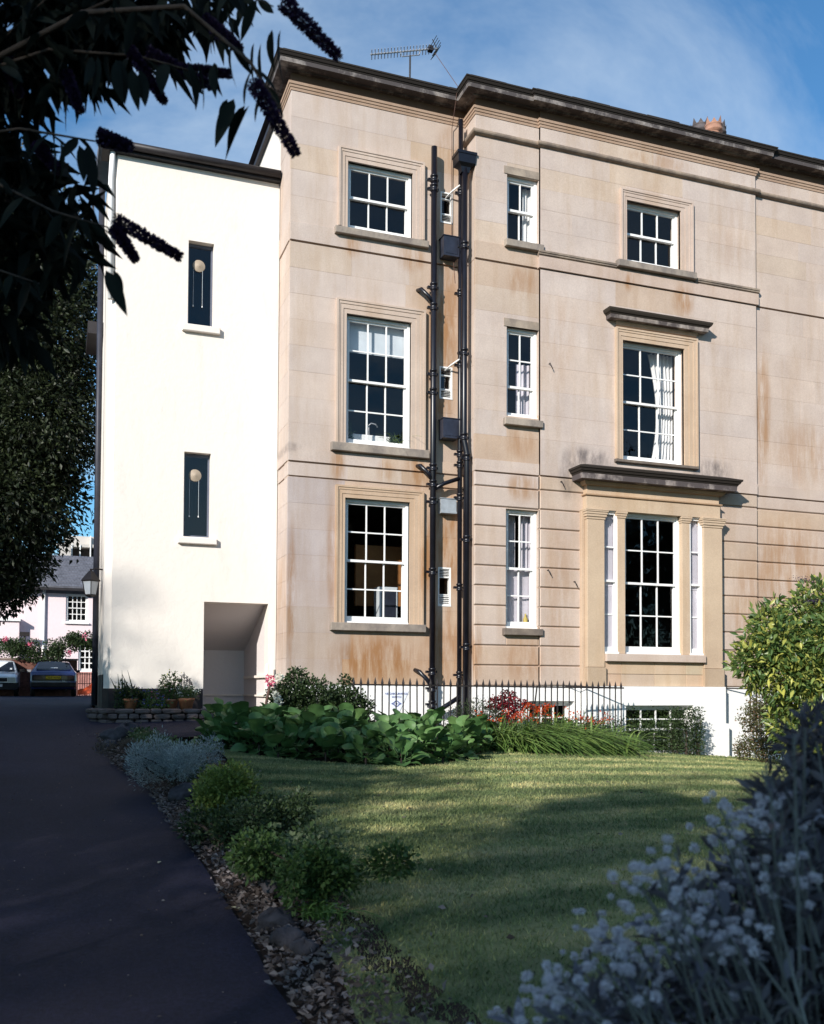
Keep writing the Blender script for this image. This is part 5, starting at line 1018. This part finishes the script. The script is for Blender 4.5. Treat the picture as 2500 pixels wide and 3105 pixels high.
c = gpt(1535, 2130, 15.6); o = shrub('maple_shrub', c, [(c[0]+dx, c[1], c[2]+.62+dz, r_, r_*.8, r_*.75) for dx, dz, r_ in ((0, 0, .22), (-.22, .12, .14), (.25, .07, .15), (.02, .2, .16), (.42, .1, .07), (0, -.2, .16))], 1500, .06, M['l_red'], 'red-leaved maple shrub in front of the railings', width=.5, shell=.2, droop=.3)
# low edging plants along the bed
def low_row(pxs, v_off, n, size, mat, nm, lab, hz=.12, r=.2, fl=None, **k):
    for i, px_ in enumerate(pxs):
        v = front_v(px_)+v_off; x, y = uv2w((px_-1250)/FPX*v, v); z = gz(x, y); o = empty(nm, (x, y, z), lab, 'plant', lab)
        foliage('foliage', [(x, y, z+hz*.6, r, r*.8, hz)], n, size, mat, o, shell=.1, **k)
        if fl:
            P, d = blob_pts([(x, y, z+hz*1.2, r, r*.7, hz*.6)], fl[1], .6); V, F, rn = leaves(P, d, rng.uniform(.02, .035, fl[1]), .8, 0); link('blossom', np_mesh('blossom', V, F, fl[0], rn), None, o)
for px_, v_, hgt, nm_, lab in ((1700, 15.6, .5, 'l_green', 'leafy green shrub behind the strap leaves'), (1775, 15.7, .48, 'l_dark', 'dark leafy shrub behind the strap leaves near the small basement window'), (1585, 15.4, .42, 'l_green', 'soft green shrub under the red-leaved maple')):
    c = gpt(px_, 2200, v_); shrub('bed_shrub', c, [(c[0]+dx, c[1], c[2]+hgt*(.55+dz), .24, .2, hgt*.42) for dx, dz in ((-.2, 0), (.18, .1), (0, .2))], 1500, .05, M[nm_], lab, width=.45, shell=.2)
low_row([1505, 1560, 1625, 1700, 1770], .22, 260, .07, M['l_green'], 'ladys_mantle', 'low scalloped green plant edging the bed below the strap leaves', .10, .22, width=.95)
low_row([1530, 1545], .55, 240, .06, M['l_green'], 'ladys_mantle', 'scalloped plant with yellow-green froth beside the bergenia', .25, .2, (M['f_yellow'], 120), width=.9)
low_row([1800, 1840, 1880], .75, 420, .05, M['l_lime'], 'euphorbia', 'yellow-green flowering plant at the end of the railings', .5, .24, (M['f_yellow'], 110))
low_row([1850, 1905], .3, 700, .05, M['l_lime'], 'golden_plant', 'low golden-green plant below the end of the railings', .2, .22)
low_row([1790, 1835, 1885, 1935, 1985, 2030], .28, 900, .045, M['l_dark'], 'ground_ivy', 'dark low evergreen hummock edging the far lawn', .38, .28)
low_row([1905, 1950, 1995, 2030], .75, 1500, .04, M['l_green'], 'hebe_shrub', 'rounded fine-leaved green shrub under the basement window', .72, .30)
for px_, v_ in ((2050, 16.9), (2085, 16.9), (2115, 17.0)):
    c = gpt(px_, 2290, v_); bl_ = [(c[0], c[1], c[2]+.1+.13*i, .13, .13, .12) for i in range(6)]
    shrub('thin_stemmed_shrub', c, bl_, 900, .055, M['l_dark'], 'upright thin-stemmed leafy shrub against the white basement wall', group='upright shrubs by the basement wall', width=.4, shell=.1)
c = gpt(1970, 2265, 16.2)
rk = MB()
def rock_mesh(s, seed):
    r_ = np.random.default_rng(seed); m = MB(); n, k = 11, 16; V = []
    for i in range(n):
        ph = math.pi*i/(n-1)
        for j in range(k): a = 2*math.pi*j/k; q = s*(1+.11*r_.normal()*math.sin(ph)+.22*math.sin(3*a+seed)*math.sin(2*ph+seed)); V.append((q*math.sin(ph)*math.cos(a)*1.2, q*math.sin(ph)*math.sin(a), q*math.cos(ph)*.75))
    m.add(V, [(i*k+j, i*k+(j+1) % k, (i+1)*k+(j+1) % k, (i+1)*k+j) for i in range(n-1) for j in range(k)]); return m.mesh('rock', M['rock'], True)
RK = [rock_mesh(1, i) for i in range(5)]
def rock(px_, py_, s, lab, i=0, grp='rocks edging the border'):
    p = ray_ground(px_, py_); o = bpy.data.objects.new('rock', RK[i % 5]); col.objects.link(o); o.location = p+Vector((0, 0, s*.25)); o.scale = (s, s, s); o.rotation_euler = (random.uniform(-.3, .3), random.uniform(-.3, .3), random.uniform(0, 6)); return tag(o, lab, 'rock', grp)
for i, (a, b, s, lab) in enumerate(((355, 2245, .16, 'dark rock at the far tip of the border'), (385, 2235, .17, 'tall dark rock at the far tip of the border'), (330, 2268, .10, 'small dark rock at the far tip of the border'), (420, 2330, .12, 'rock half covered in leaf litter below the silver bush'), (445, 2310, .09, 'rock half covered in leaf litter below the silver bush'), (560, 2420, .12, 'rough rock below the lime green shrub'), (755, 2600, .09, 'mottled rock between drive and the ivy'), (770, 2650, .08, 'mottled rock between drive and the ivy'), (835, 2700, .07, 'mottled rock between drive and the ivy'), (840, 2810, .085, 'blue-grey rock beside the near lawn corner'), (872, 2860, .075, 'blue-grey rock beside the near lawn corner'), (925, 2890, .06, 'pale rock on the near lawn corner'), (1960, 2270, .14, 'brown stone under the basement window shrubs'))): rock(a, b, s, lab, i)
# shrubs of the border
def bshrub(nm, px_, py_, hgt, rad, n, size, mat, lab, k=5, **kw):
    p = ray_ground(px_, py_); c = (p.x, p.y, p.z); bl_ = [(c[0]+rng.normal()*rad*.55, c[1]+rng.normal()*rad*.55, c[2]+hgt*rng.uniform(.35, .68), rad*rng.uniform(.3, .62), rad*rng.uniform(.3, .62), hgt*rng.uniform(.22, .45)) for i in range(k)]; return shrub(nm, c, bl_, n, size, mat, lab, **kw)
bshrub('santolina', 530, 2385, .50, .34, 9500, .035, M['l_silver'], 'silvery blue-grey cushion shrub in the border', 9, width=.18, shell=.2, up=.9, spread=.4)
bshrub('golden_shrub', 705, 2490, .46, .30, 6500, .035, M['l_lime'], 'bright yellow-green mound in the border', 9, width=.5, shell=.3, up=.7)
bshrub('dark_shrub', 700, 2560, .26, .28, 4200, .035, M['l_dark'], 'dark green mound below the yellow-green one', 8, width=.5, shell=.3)
bshrub('flowering_shrub', 850, 2540, .32, .28, 3600, .035, M['l_dark'], 'loose dark green shrub with pale flecks beside the lawn', 8, width=.5, shell=.2)
bshrub('ivy_mound', 880, 2660, .22, .30, 2600, .05, M['l_ivy'], 'ivy mound with pale-edged leaves in the near border', 8, width=.8, shell=.2)
bshrub('green_shrub', 985, 2730, .36, .25, 6500, .034, M['l_green'], 'fresh green leafy mound at the near end of the border', 9, width=.6, shell=.3, up=.6)
bshrub('dry_tuft', 420, 2290, .18, .25, 1500, .05, plain('dry', (.16, .12, .09), .9, .3), 'dry brown tuft beside the far border rocks', 5, width=.1, up=1.4)
for px_, py_ in ((985, 2790), (960, 2775)): strap_clump('grass_tuft', tuple(ray_ground(px_, py_)), 60, .14, (.05, 0), M['l_strap'], 'pale grass tuft at the near border corner', .05, .003, 'grass')['group'] = 'grass tufts'
gc = []
for v in np.arange(5.6, 12.4, .16):
    for q_ in range(2):
        u = eu(v)+rng.uniform(.35, .75); x, y = uv2w(u, v); r_ = rng.uniform(.07, .19); gc.append((x, y, ground(u, v)+r_*.4, r_, r_, r_*rng.uniform(.5, 1.1)))
go_ = foliage('ground_cover', gc, 7000, .042, M['l_ivy'], None, width=.7, shell=.2, up=.5); tag(go_, 'low tangled green ground cover filling the drive border', 'ground cover', kind='stuff')
# leaf litter along the drive edge
n = 5200; vv = rng.uniform(3.0, 13.2, n*3); vv = vv[rng.uniform(0, 1, n*3) < np.clip(5/vv, .25, 1)][:n]; P = []
for v in vv:
    s = abs(rng.normal())*.20-.03+ (.12 if v < 7 else 0)*rng.random(); u = eu(v)+s; x, y = uv2w(u, v); P.append((x, y, max(ground(u, v), h_drive(u, v) if s < .1 else -9)+.006+.012*rng.random()))
P = np.array(P); D = rng.normal(size=P.shape); D[:, 2] = np.abs(D[:, 2])*.35; V, F, rn = leaves(P, D, rng.uniform(.02, .055, len(P)), .5, .05)
tag(link('leaf_litter', np_mesh('leaf_litter', V, F, M['l_litter'], rn), None), 'dry brown and grey leaves drifted along the drive edge', 'leaves', kind='stuff')
for px_, py_, s, m_ in ((487, 2617, .035, 'f_yellow'), (725, 2762, .055, 'f_daisy')):
    p = ray_ground(px_, py_); me = leaf_mesh('fallen_leaf', s*1.6, s*.7, plain('fallen', (.5, .45, .28), .7, .1, 20), 5, .1, .05); o = link('fallen_leaf', me, None); o.location = p+Vector((0, 0, .012)); o.rotation_euler.z = random.uniform(0, 6); tag(o, 'pale yellow scrap of leaf on the open tarmac' if s < .04 else 'long pale leaf on the tarmac beside the litter', 'leaf')
n = 420; vv = rng.uniform(3.2, 16, n); P = []
for v in vv: u = eu(v)-abs(rng.normal())*1.6-.05; x, y = uv2w(u, v); P.append((x, y, h_drive(u, v)+.006))
P = np.array(P); D = rng.normal(size=P.shape); D[:, 2] = .1; V, F, rn = leaves(P, D, rng.uniform(.006, .022, n), .5, .02); tag(link('drive_litter', np_mesh('drive_litter', V, F, M['l_litter'], rn), None), 'tiny scraps of dry leaf scattered on the tarmac', 'leaves', kind='stuff')
# stray leaves and clods on the lawn
n = 110; th_ = rng.uniform(-.16, .3, n); P = []
for t in th_:
    a, b = interp(NEAR, t), interp(FAR, t); v = a+(b-a)*rng.uniform(.05, .95); u = t*v; x, y = uv2w(u, v); P.append((x, y, h_lawn(u, v)+.03))
P = np.array(P); D = rng.normal(size=P.shape); D[:, 2] = .15; V, F, rn = leaves(P, D, rng.uniform(.02, .05, n), .6, .05); tag(link('stray_leaves', np_mesh('stray_leaves', V, F, M['l_litter'], rn), None), 'small stray leaves scattered on the lawn', 'leaves', kind='stuff')

# rose shrub by the pier, red flower, white hydrangea
c = gpt(960, 2200, 14.3); rb = [(c[0]+dx, c[1]+dy, c[2]+h_, r_, r_*.8, r_*.8) for dx, dy, h_, r_ in ((-.35, 0, .75, .3), (0, 0, .72, .33), (.4, 0, .66, .3), (.65, 0, .55, .24), (-.3, 0, 1.0, .17), (.2, 0, .45, .36), (-.35, 0, .45, .32), (.7, 0, .3, .2), (.45, 0, .95, .1), (-.55, -.05, .7, .2))]
shrub('rose_shrub', c, rb, 10500, .058, M['l_dark'], 'dark leafy rose shrub at the foot of the stone pier', stems=9, width=.55, shell=.25)
c = gpt(815, 2200, 13.9); o = empty('red_flower', c, 'crimson flower head on a thick brown stem by the porch', 'flower'); tp_ = pt(820, 2070, 13.9); MB().ring([Vector(c), pt(808, 2130, 13.9), tp_], [.02, .02, .022], 7).build('stem', M['stem_brown'], o, True)
P, d = blob_pts([(tp_.x, tp_.y, tp_.z+.03, .06, .05, .08)], 170, .3); V, F, rn = leaves(P, d, rng.uniform(.02, .035, 170), .9, 0); link('flower_head', np_mesh('flower_head', V, F, M['f_pink'], rn), None, o)
for px_, py_, lab in ((847, 2055, 'white rose bloom at the left tip of the rose shrub'), (838, 2110, 'cluster of white blooms between crimson flower and rose shrub'), (845, 2130, 'cluster of white blooms between crimson flower and rose shrub')):
    p = pt(px_, py_, 13.85); P, d = blob_pts([(p.x, p.y, p.z, .05, .04, .055)], 90, .3); V, F, rn = leaves(P, d, rng.uniform(.02, .04, 90), .9, 0); o = link('white_bloom', np_mesh('white_bloom', V, F, M['f_daisy'], rn), None); tag(o, lab, 'flower', 'white blooms by the porch')
c = gpt(838, 2160, 13.9); shrub('low_shrub', c, [(c[0], c[1], c[2]+.25, .16, .12, .22)], 500, .05, M['l_dark'], 'small dark shrub carrying white blooms beside the porch')

# railings
rl_ = empty('railings', (6.6, 14.0, -.8), 'black iron spear-top railings guarding the basement area', 'railings')
pk_me = MB(); pk_me.ring([(0, 0, -.95), (0, 0, -.02)], .0105, 6); pk_me.ring([(0, 0, -.02), (0, 0, .0), (0, 0, .03), (0, 0, .115)], [.014, .017, .021, .001], 6); pk_me = pk_me.mesh('picket', M['iron'])
RA, RB = Vector((4.15, 13.84, .07)), Vector((8.97, 14.17, .04)); npk = 43
for k in range(npk):
    p = RA+(RB-RA)*(k/(npk-1)); o = link('picket', pk_me, None, rl_); o.location = p-wloc(rl_)+Vector((0, 0, random.uniform(-.004, .004))); o.rotation_euler = (random.gauss(0, .008), random.gauss(0, .008), 0)
for z in (0, -.78):
    m = MB(); d = (RB-RA); nrm = Vector((-d.y, d.x, 0)).normalized()*.008; a, b = RA-d*.01+Vector((0, 0, z)), RB+d*.012+Vector((0, 0, z)); m.add([a-nrm-Vector((0, 0, .012)), b-nrm-Vector((0, 0, .012)), b+nrm-Vector((0, 0, .012)), a+nrm-Vector((0, 0, .012)), a-nrm+Vector((0, 0, .012)), b-nrm+Vector((0, 0, .012)), b+nrm+Vector((0, 0, .012)), a+nrm+Vector((0, 0, .012))], [(0, 3, 2, 1), (4, 5, 6, 7), (0, 1, 5, 4), (1, 2, 6, 5), (2, 3, 7, 6), (3, 0, 4, 7)]); m.build('rail', M['iron'], rl_)
MB().ring([RB-Vector((.05, 0, 0)), (8.3, 14.95, .075)], .012, 6).build('stay', M['iron'], rl_)
MB().ring([RA+(RB-RA)*.66+Vector((0, .02, .02)), RA+(RB-RA)*.655+Vector((0, .1, -.45)), RA+(RB-RA)*.64+Vector((0, .25, -.95))], .012, 6).build('stay', M['iron'], rl_)
r2 = empty('railing_post', (12.1, 14.6, -.6), 'short black iron railing end by the leafy shrub', 'railings')
MB().ring([(12.02, 14.62, .06), (12.0, 14.62, -.74)], .014, 6).build('bar', M['iron'], r2); MB().ring([(12.16, 14.62, .02), (12.14, 14.62, -.9)], .014, 6).build('bar', M['iron'], r2); MB().box(11.88, 12.5, 14.58, 14.66, -.76, -.73).build('rail', M['iron'], r2); MB().ring([(11.6, 14.9, .05), (12.4, 14.6, .03)], .012, 6).build('rail', M['iron'], r2)

# planter: rubble wall, pots and flowers before the white wing
pw = empty('planter_wall', (1.2, 15.2, -.5), 'low dark rubble stone planter wall below the white wing', 'wall')
PA = [Vector(onY(288, 2160, 15.55)), Vector(onY(330, 2160, 15.22)), Vector(onY(460, 2160, 15.12)), Vector(onY(640, 2160, 15.12))]
def along(s):
    L = [(b-a).xy.length for a, b in zip(PA, PA[1:])]; t = s*sum(L)
    for (a, b), l in zip(zip(PA, PA[1:]), L):
        if t <= l: d = (b-a).normalized(); return a+(b-a)*(t/l), math.atan2(d.y, d.x)
        t -= l
    d = (PA[-1]-PA[-2]).normalized(); return PA[-1], math.atan2(d.y, d.x)
for row, (z0, h) in enumerate(((-.56, .085), (-.47, .085), (-.385, .075))):
    s = -.02*row
    while s < 1:
        ds = random.uniform(.07, .16); p, a = along(max(0, min(1, s+ds/2))); wl_ = ds*2.05-.015
        m = MB(); hx, hy, hz_ = wl_/2, random.uniform(.10, .14), h/2*random.uniform(.9, 1.06); V = []
        for i in range(5):
            for j in range(8):
                an = 2*math.pi*j/8; e = abs(math.cos(an))**.35*math.copysign(1, math.cos(an)); f = abs(math.sin(an))**.35*math.copysign(1, math.sin(an)); tz = i/4*2-1; k = (1-.22*abs(tz)**4)*random.uniform(.93, 1.04); V.append((e*hx*k, f*hy*k, tz*hz_))
        m.add(V, [(i*8+j, i*8+(j+1) % 8, (i+1)*8+(j+1) % 8, (i+1)*8+j) for i in range(4) for j in range(8)]+[tuple(range(8))[::-1], tuple(32+j for j in range(8))])
        o = m.build('stone', M['wallstone'], pw, False); o.location = Vector((p.x, p.y, z0+h/2))-wloc(pw); o.rotation_euler.z = a+random.gauss(0, .04); s += ds
m = MB()
for i in range(16):
    (p, a), (q_, b) = along(i/16), along((i+1)/16); m.add([(p.x, p.y+.03, -.6), (q_.x, q_.y+.03, -.6), (q_.x, q_.y+.03, -.33), (p.x, p.y+.03, -.33)], [(0, 1, 2, 3)])
m.add([(PA[0].x, PA[0].y+.02, -.335), (PA[1].x, PA[1].y+.02, -.335), (PA[3].x, PA[3].y+.02, -.335), (PA[3].x, 16.21, -.335), (PA[0].x-.1, 16.21, -.335)], [(0, 1, 2, 3, 4)]); m.build('core', M['mortar'], pw)
def pot(px_, lab, s=1.0, Y=15.5):
    p = onY(px_, 2150, Y); c = (p.x, Y, -.333); o = empty('terracotta_pot', c, lab, 'pot', 'terracotta pots on the planter'); MB().lathe(c, [(.09*s, 0), (.125*s, .15*s), (.135*s, .155*s), (.14*s, .19*s), (.12*s, .19*s), (.115*s, .16*s), (0, .16*s)], 18).build('vessel', M['terracotta'], o, True); return c
def potplant(nm, c, h, rad, n, size, mat, lab, fl=None, cat='plant', **k):
    o = empty(nm, c, lab, cat); foliage('foliage', [(c[0], c[1], c[2]+h*.5, rad, rad*.8, h*.55)], n, size, mat, o, shell=.1, **k)
    if fl:
        P, d = blob_pts([(c[0], c[1]-.03, c[2]+h*.75, rad*1.1, rad*.8, h*.4)], fl[1], .6); V, F, rn = leaves(P, d, rng.uniform(.016, .03, fl[1]), .9, 0); link('blossom', np_mesh('blossom', V, F, fl[0], rn), None, o)
c = pot(565, 'wide terracotta pot of white daisies', .95); potplant('daisy_plant', (c[0], c[1], c[2]+.14), .22, .2, 700, .04, M['l_green'], 'white daisies spilling over the wide terracotta pot', (M['f_daisy'], 130))
c = pot(518, 'terracotta pot between the daisies and the blue flowers', .85, 15.6); potplant('leafy_plant', (c[0], c[1], c[2]+.14), .42, .16, 500, .06, M['l_green'], 'tall pale-leaved plant in the middle pot', (M['f_yellow'], 30))
c = pot(397, 'round terracotta pot at the left of the planter', .9, 15.6); potplant('trailing_plant', (c[0], c[1], c[2]+.14), .2, .2, 600, .05, M['l_dark'], 'dark trailing plant in the left terracotta pot', (M['f_blue'], 25))
for px_, h, r_, m_, fl, lab in ((370, .42, .12, 'l_dark', None, 'spiky dark plant at the left end of the planter'), (425, .30, .18, 'l_dark', (M['f_yellow'], 8), 'dark bushy plant with yellow blooms in the planter'), (455, .28, .2, 'l_green', (M['f_blue'], 70), 'blue-flowered trailing plant in the planter'), (487, .34, .18, 'l_green', (M['f_pink'], 45), 'pink-flowered plant in the planter'), (470, .16, .22, 'l_green', (M['f_blue'], 60), 'blue lobelia hanging over the planter edge')):
    p = onY(px_, 2150, 15.6 if h > .2 else 15.35); potplant('planter_flower', (p.x, p.y, -.33), h, r_, 420, .05, M[m_], lab, fl, width=.4)
for k, px_ in enumerate((350, 358, 368, 376, 390, 400)):
    p = onY(px_, 2150, 15.75); tag(MB().ring([(p.x, p.y, -.33), (p.x+.02, p.y, -.05), (p.x+rng.normal()*.06, p.y, .16+.06*(k % 3))], [.012, .014, .002], 5).build('sword_leaf', M['l_dark']), 'dark sword-shaped leaf rising at the left of the planter', 'leaf', 'sword leaves in the planter')
for k, px_ in enumerate((543, 550, 558, 566, 574, 580)):
    p = onY(px_, 2150, 15.85); o = empty('grey_spire', (p.x, p.y, -.33), 'tall blue-grey leafy spire against the white wall', 'plant', 'grey spires behind the pots'); MB().ring([(p.x, p.y, -.33), (p.x, p.y, .25-.05*abs(k-2))], .006, 5).build('stem', M['stem_grey'], o)
    n = 70; P = np.stack([np.full(n, p.x), np.full(n, p.y), rng.uniform(-.1, .25-.05*abs(k-2), n)], 1); D = rng.normal(size=(n, 3)); D[:, 2] = .8; V, F, rn = leaves(P, D, rng.uniform(.03, .055, n), .25, 0); f = link('foliage', np_mesh('foliage', V, F, M['l_greyf'], rn), None, o); f['kind'] = 'stuff'

# roses on the garden wall
for i, (px_, py_, r_) in enumerate(((-40, 1965, .6), (20, 1965, .55), (60, 1970, .5), (105, 1972, .5), (150, 1975, .5), (200, 1965, .5), (235, 1950, .45), (270, 1945, .42), (290, 1950, .4))):
    p = pt(px_, py_, 38.2); o = empty('climbing_rose', (p.x, p.y, bwz), f'climbing rose mound {["at the far left", "with one deep pink bloom", "below the flood lamp", "left of the white downpipe", "right of the white downpipe", "with two pink blooms", "left of the lower cottage window", "above the lower cottage window", "against the side of the white wing"][i]} on the garden wall', 'rose', 'roses on the garden wall')
    foliage('foliage', lumpy((p.x, p.y, p.z), (r_*1.1, r_*.6, r_*.8), 6, .6), 1300, .09, M['l_dark'], o, shell=.2, width=.6)
    P, d = blob_pts([(p.x, p.y-.35, p.z+.1, r_, .15, r_*.8)], 5, .5)
    for q_ in P[:1 if i % 2 else 0]:
        PP = q_+rng.normal(size=(30, 3))*.05; V, F, rn = leaves(PP, rng.normal(size=(30, 3)), rng.uniform(.04, .09, 30), .9, 0); link('bloom', np_mesh('bloom', V, F, M['f_pink'], rn), None, o)

# laurel at the right with separate leaves, russet shrub beneath
lc = pt(2420, 2010, 14.2); lz = gz(lc.x, lc.y); lo = empty('laurel_shrub', (lc.x+.4, lc.y, lz), 'large sunlit laurel with yellow-green leaves at the right of the lawn', 'shrub')
LB = []
for px_, py_, v_, r_ in ((2300, 1985, 14.0, .34), (2270, 2010, 13.9, .26), (2330, 1900, 14.2, .30), (2370, 1950, 13.9, .4), (2440, 1880, 14.2, .38), (2480, 1810, 14.4, .28), (2360, 2050, 13.9, .34), (2440, 2030, 13.7, .42), (2500, 1960, 13.7, .45), (2480, 2120, 13.7, .38), (2400, 2130, 14.0, .3), (2290, 2065, 14.0, .16), (2560, 1880, 14.0, .5), (2580, 2060, 13.6, .55), (2430, 2200, 14.0, .25), (2350, 1840, 14.4, .14), (2420, 2240, 13.9, .3), (2500, 2240, 13.6, .35), (2570, 2200, 13.5, .45), (2380, 2190, 14.1, .26), (2460, 2290, 13.6, .24)):
    p = pt(px_, py_, v_); LB.append((p.x, p.y, p.z, r_, r_, r_))
for b in LB[::2]: MB().ring([(lc.x+.4, lc.y, lz-.05), ((lc.x+.4+b[0])/2, (lc.y+b[1])/2, (lz+b[2])/2+.1), b[:3]], [.03, .022, .01], 6).build('stem', M['bark'], lo)
foliage('foliage', LB, 10500, .14, M['l_laurelf'], lo, width=.36, shell=.35, up=.2, droop=.12)
LM = [leaf_mesh('leaf', .14, .042, M['l_laurel'], 5, .12, .12), leaf_mesh('leaf', .115, .038, M['l_laurel'], 5, .2, .25)]
P, d = blob_pts(LB, 900, .96); vw = -np.array(Fv)+np.array([-.4, -.1, .5]); k = np.argsort(-(d@vw)+rng.normal(size=900)*.25)[:300]
for i in k: dd = Vector(d[i])*.8+Vector(rng.normal(size=3)*.5)+Vector((0, 0, -.25)); inst('leaf', random.choice(LM), lo, P[i], dd, random.uniform(-.6, .6), random.uniform(.8, 1.2))
for px_, py_ in ((2440, 1757), (2462, 1826), (2482, 1822)):
    p = pt(px_, py_, 13.8); P = np.array(p)+rng.normal(size=(160, 3))*np.array([.11, .03, .02]); V, F, rn = leaves(P, rng.normal(size=(160, 3)), rng.uniform(.012, .02, 160), .8, 0); o = link('buddleia_spike', np_mesh('buddleia_spike', V, F, M['f_bud'], rn), None); tag(o, 'small purple flower spike among the top laurel leaves', 'flower', 'purple spikes in the laurel')
c = gpt(2320, 2280, 16.6); shrub('cotoneaster', c, [(pt(a, b, v)[0], pt(a, b, v)[1], pt(a, b, v)[2], r_, r_, r_) for a, b, v, r_ in ((2290, 2180, 16.8, .28), (2330, 2150, 16.6, .35), (2270, 2260, 16.6, .22), (2330, 2260, 16.4, .3), (2390, 2240, 16.2, .34), (2250, 2280, 16.6, .16), (2370, 2160, 16.4, .3), (2440, 2270, 16, .25))], 9000, .045, M['l_cot'], 'russet tangled shrub spilling by the white basement corner', width=.6, shell=.2)

# silver-grey flowering bush in the right foreground
fz = h_lawn(.9, 1.8); fo = empty('everlasting_bush', (*uv2w(.95, 1.9), fz), 'silver-grey bush with small white everlasting flower heads in the foreground', 'shrub')
OUT = [(1400, 3160), (1470, 3090), (1560, 3010), (1680, 2920), (1760, 2830), (1830, 2700), (1960, 2650), (2020, 2560), (2150, 2480), (2180, 2400), (2290, 2330), (2330, 2250), (2420, 2200), (2480, 2120), (2560, 2050)]
FL = [leaf_mesh('leaf', .055, .016, M['l_grey'], 5, .15, .1), leaf_mesh('leaf', .045, .013, M['l_grey'], 5, .2, .2), leaf_mesh('leaf', .065, .02, M['l_grey'], 5, .1, .05)]
fm = []
for k in range(3):
    n = 110; P, d = blob_pts([(0, 0, 0, .011, .011, .009)], n, .0); V, F, rn = leaves(P, d+np.array([0, 0, .4]), rng.uniform(.004, .008, n), .8, 0); fm.append(np_mesh('flower_head', V, F, M['f_white'], rn))
nleaf = 0; extraP, extraD = [], []
base = Vector((*uv2w(.85, 1.95), fz))
for k in range(170):
    s = random.random()**1.15; i = int(s*(len(OUT)-1)); f = s*(len(OUT)-1)-i; ox, oy = OUT[i][0]*(1-f)+OUT[i+1][0]*f, OUT[i][1]*(1-f)+OUT[i+1][1]*f
    dep = random.random()**1.2; px_ = ox+dep*random.uniform(150, 700)+random.uniform(-20, 40); py_ = oy+dep*random.uniform(60, 600)+random.uniform(0, 40); v_ = random.uniform(1.5, 2.15)
    if px_ > 2700 or py_ > 3250: continue
    tip = pt(px_, py_, v_); bs_ = base+Vector((random.gauss(0, .18), random.gauss(0, .15), 0)); mid = bs_*.35+tip*.65-Vector((0, 0, .06)); mid += Rv*.05
    MB().ring([bs_, bs_*.6+mid*.4-Vector((0, 0, .02)), mid, tip], [.005, .004, .0032, .0022], 5).build('stem', M['stem_grey'], fo)
    white = px_ < 2420+random.uniform(-150, 300) and py_ > 2450
    ax = (tip-mid).normalized()
    if white:
        for q_ in range(random.randint(3, 6)): 
            e = tip+Vector((random.gauss(0, .022), random.gauss(0, .02), random.gauss(0, .02))); inst('flower_head', random.choice(fm), fo, e, (random.gauss(0, .3), 1, random.gauss(0, .3)), 0, random.uniform(.45, .8))
    for q_ in range(9):
        t = random.random()**.7 if white else 1-random.random()*.35; b = mid+(tip-mid)*t; a = random.uniform(0, 6.28); o1 = ax.orthogonal().normalized(); o2 = ax.cross(o1); dd = (o1*math.cos(a)+o2*math.sin(a))*.8+ax*random.uniform(.2, 1.1)
        if nleaf < 300 and (q_ < 4): inst('leaf', random.choice(FL), fo, b, dd, random.uniform(-.6, .6), random.uniform(.8, 1.25)); nleaf += 1
        else: extraP.append(b[:]); extraD.append(dd[:])
V, F, rn = leaves(np.array(extraP), np.array(extraD), rng.uniform(.035, .065, len(extraP)), .28, .05); f = link('foliage', np_mesh('foliage', V, F, M['l_greyf'], rn), None, fo); f['kind'] = 'stuff'
ib = []
for px_, py_, v_, r_ in ((2480, 2700, 2.2, .17), (2300, 2950, 2.1, .16), (2500, 2950, 1.9, .2), (2420, 2480, 2.2, .11), (2100, 3050, 2.1, .10), (2550, 2450, 2.2, .14), (2500, 3150, 1.9, .2), (2250, 2720, 2.25, .10), (1900, 3120, 2.0, .09), (2500, 2260, 2.2, .09)):
    p = pt(px_, py_, v_); ib.append((p.x, p.y, p.z, r_, r_, r_))
foliage('foliage', ib, 7500, .05, M['l_greyf'], fo, width=.3, shell=.1, up=.5, droop=0)

# plant in the kitchen window
c = (5.42, YP+.3, 4.13); strap_clump('house_plant', c, 60, .55, (-.15, 0), M['l_lime'], 'spidery house plant standing inside the first floor kitchen window', .05, .006)
c = (4.55, YP+.28, 4.13); o = empty('house_plant', c, 'bushy house plant at left inside the first floor kitchen window', 'plant'); foliage('foliage', [(c[0], c[1], c[2]+.2, .12, .08, .22)], 260, .05, M['l_green'], o, shell=.1)

for o in list(scene.objects):
    if o.parent is None: o.location.z += ZE
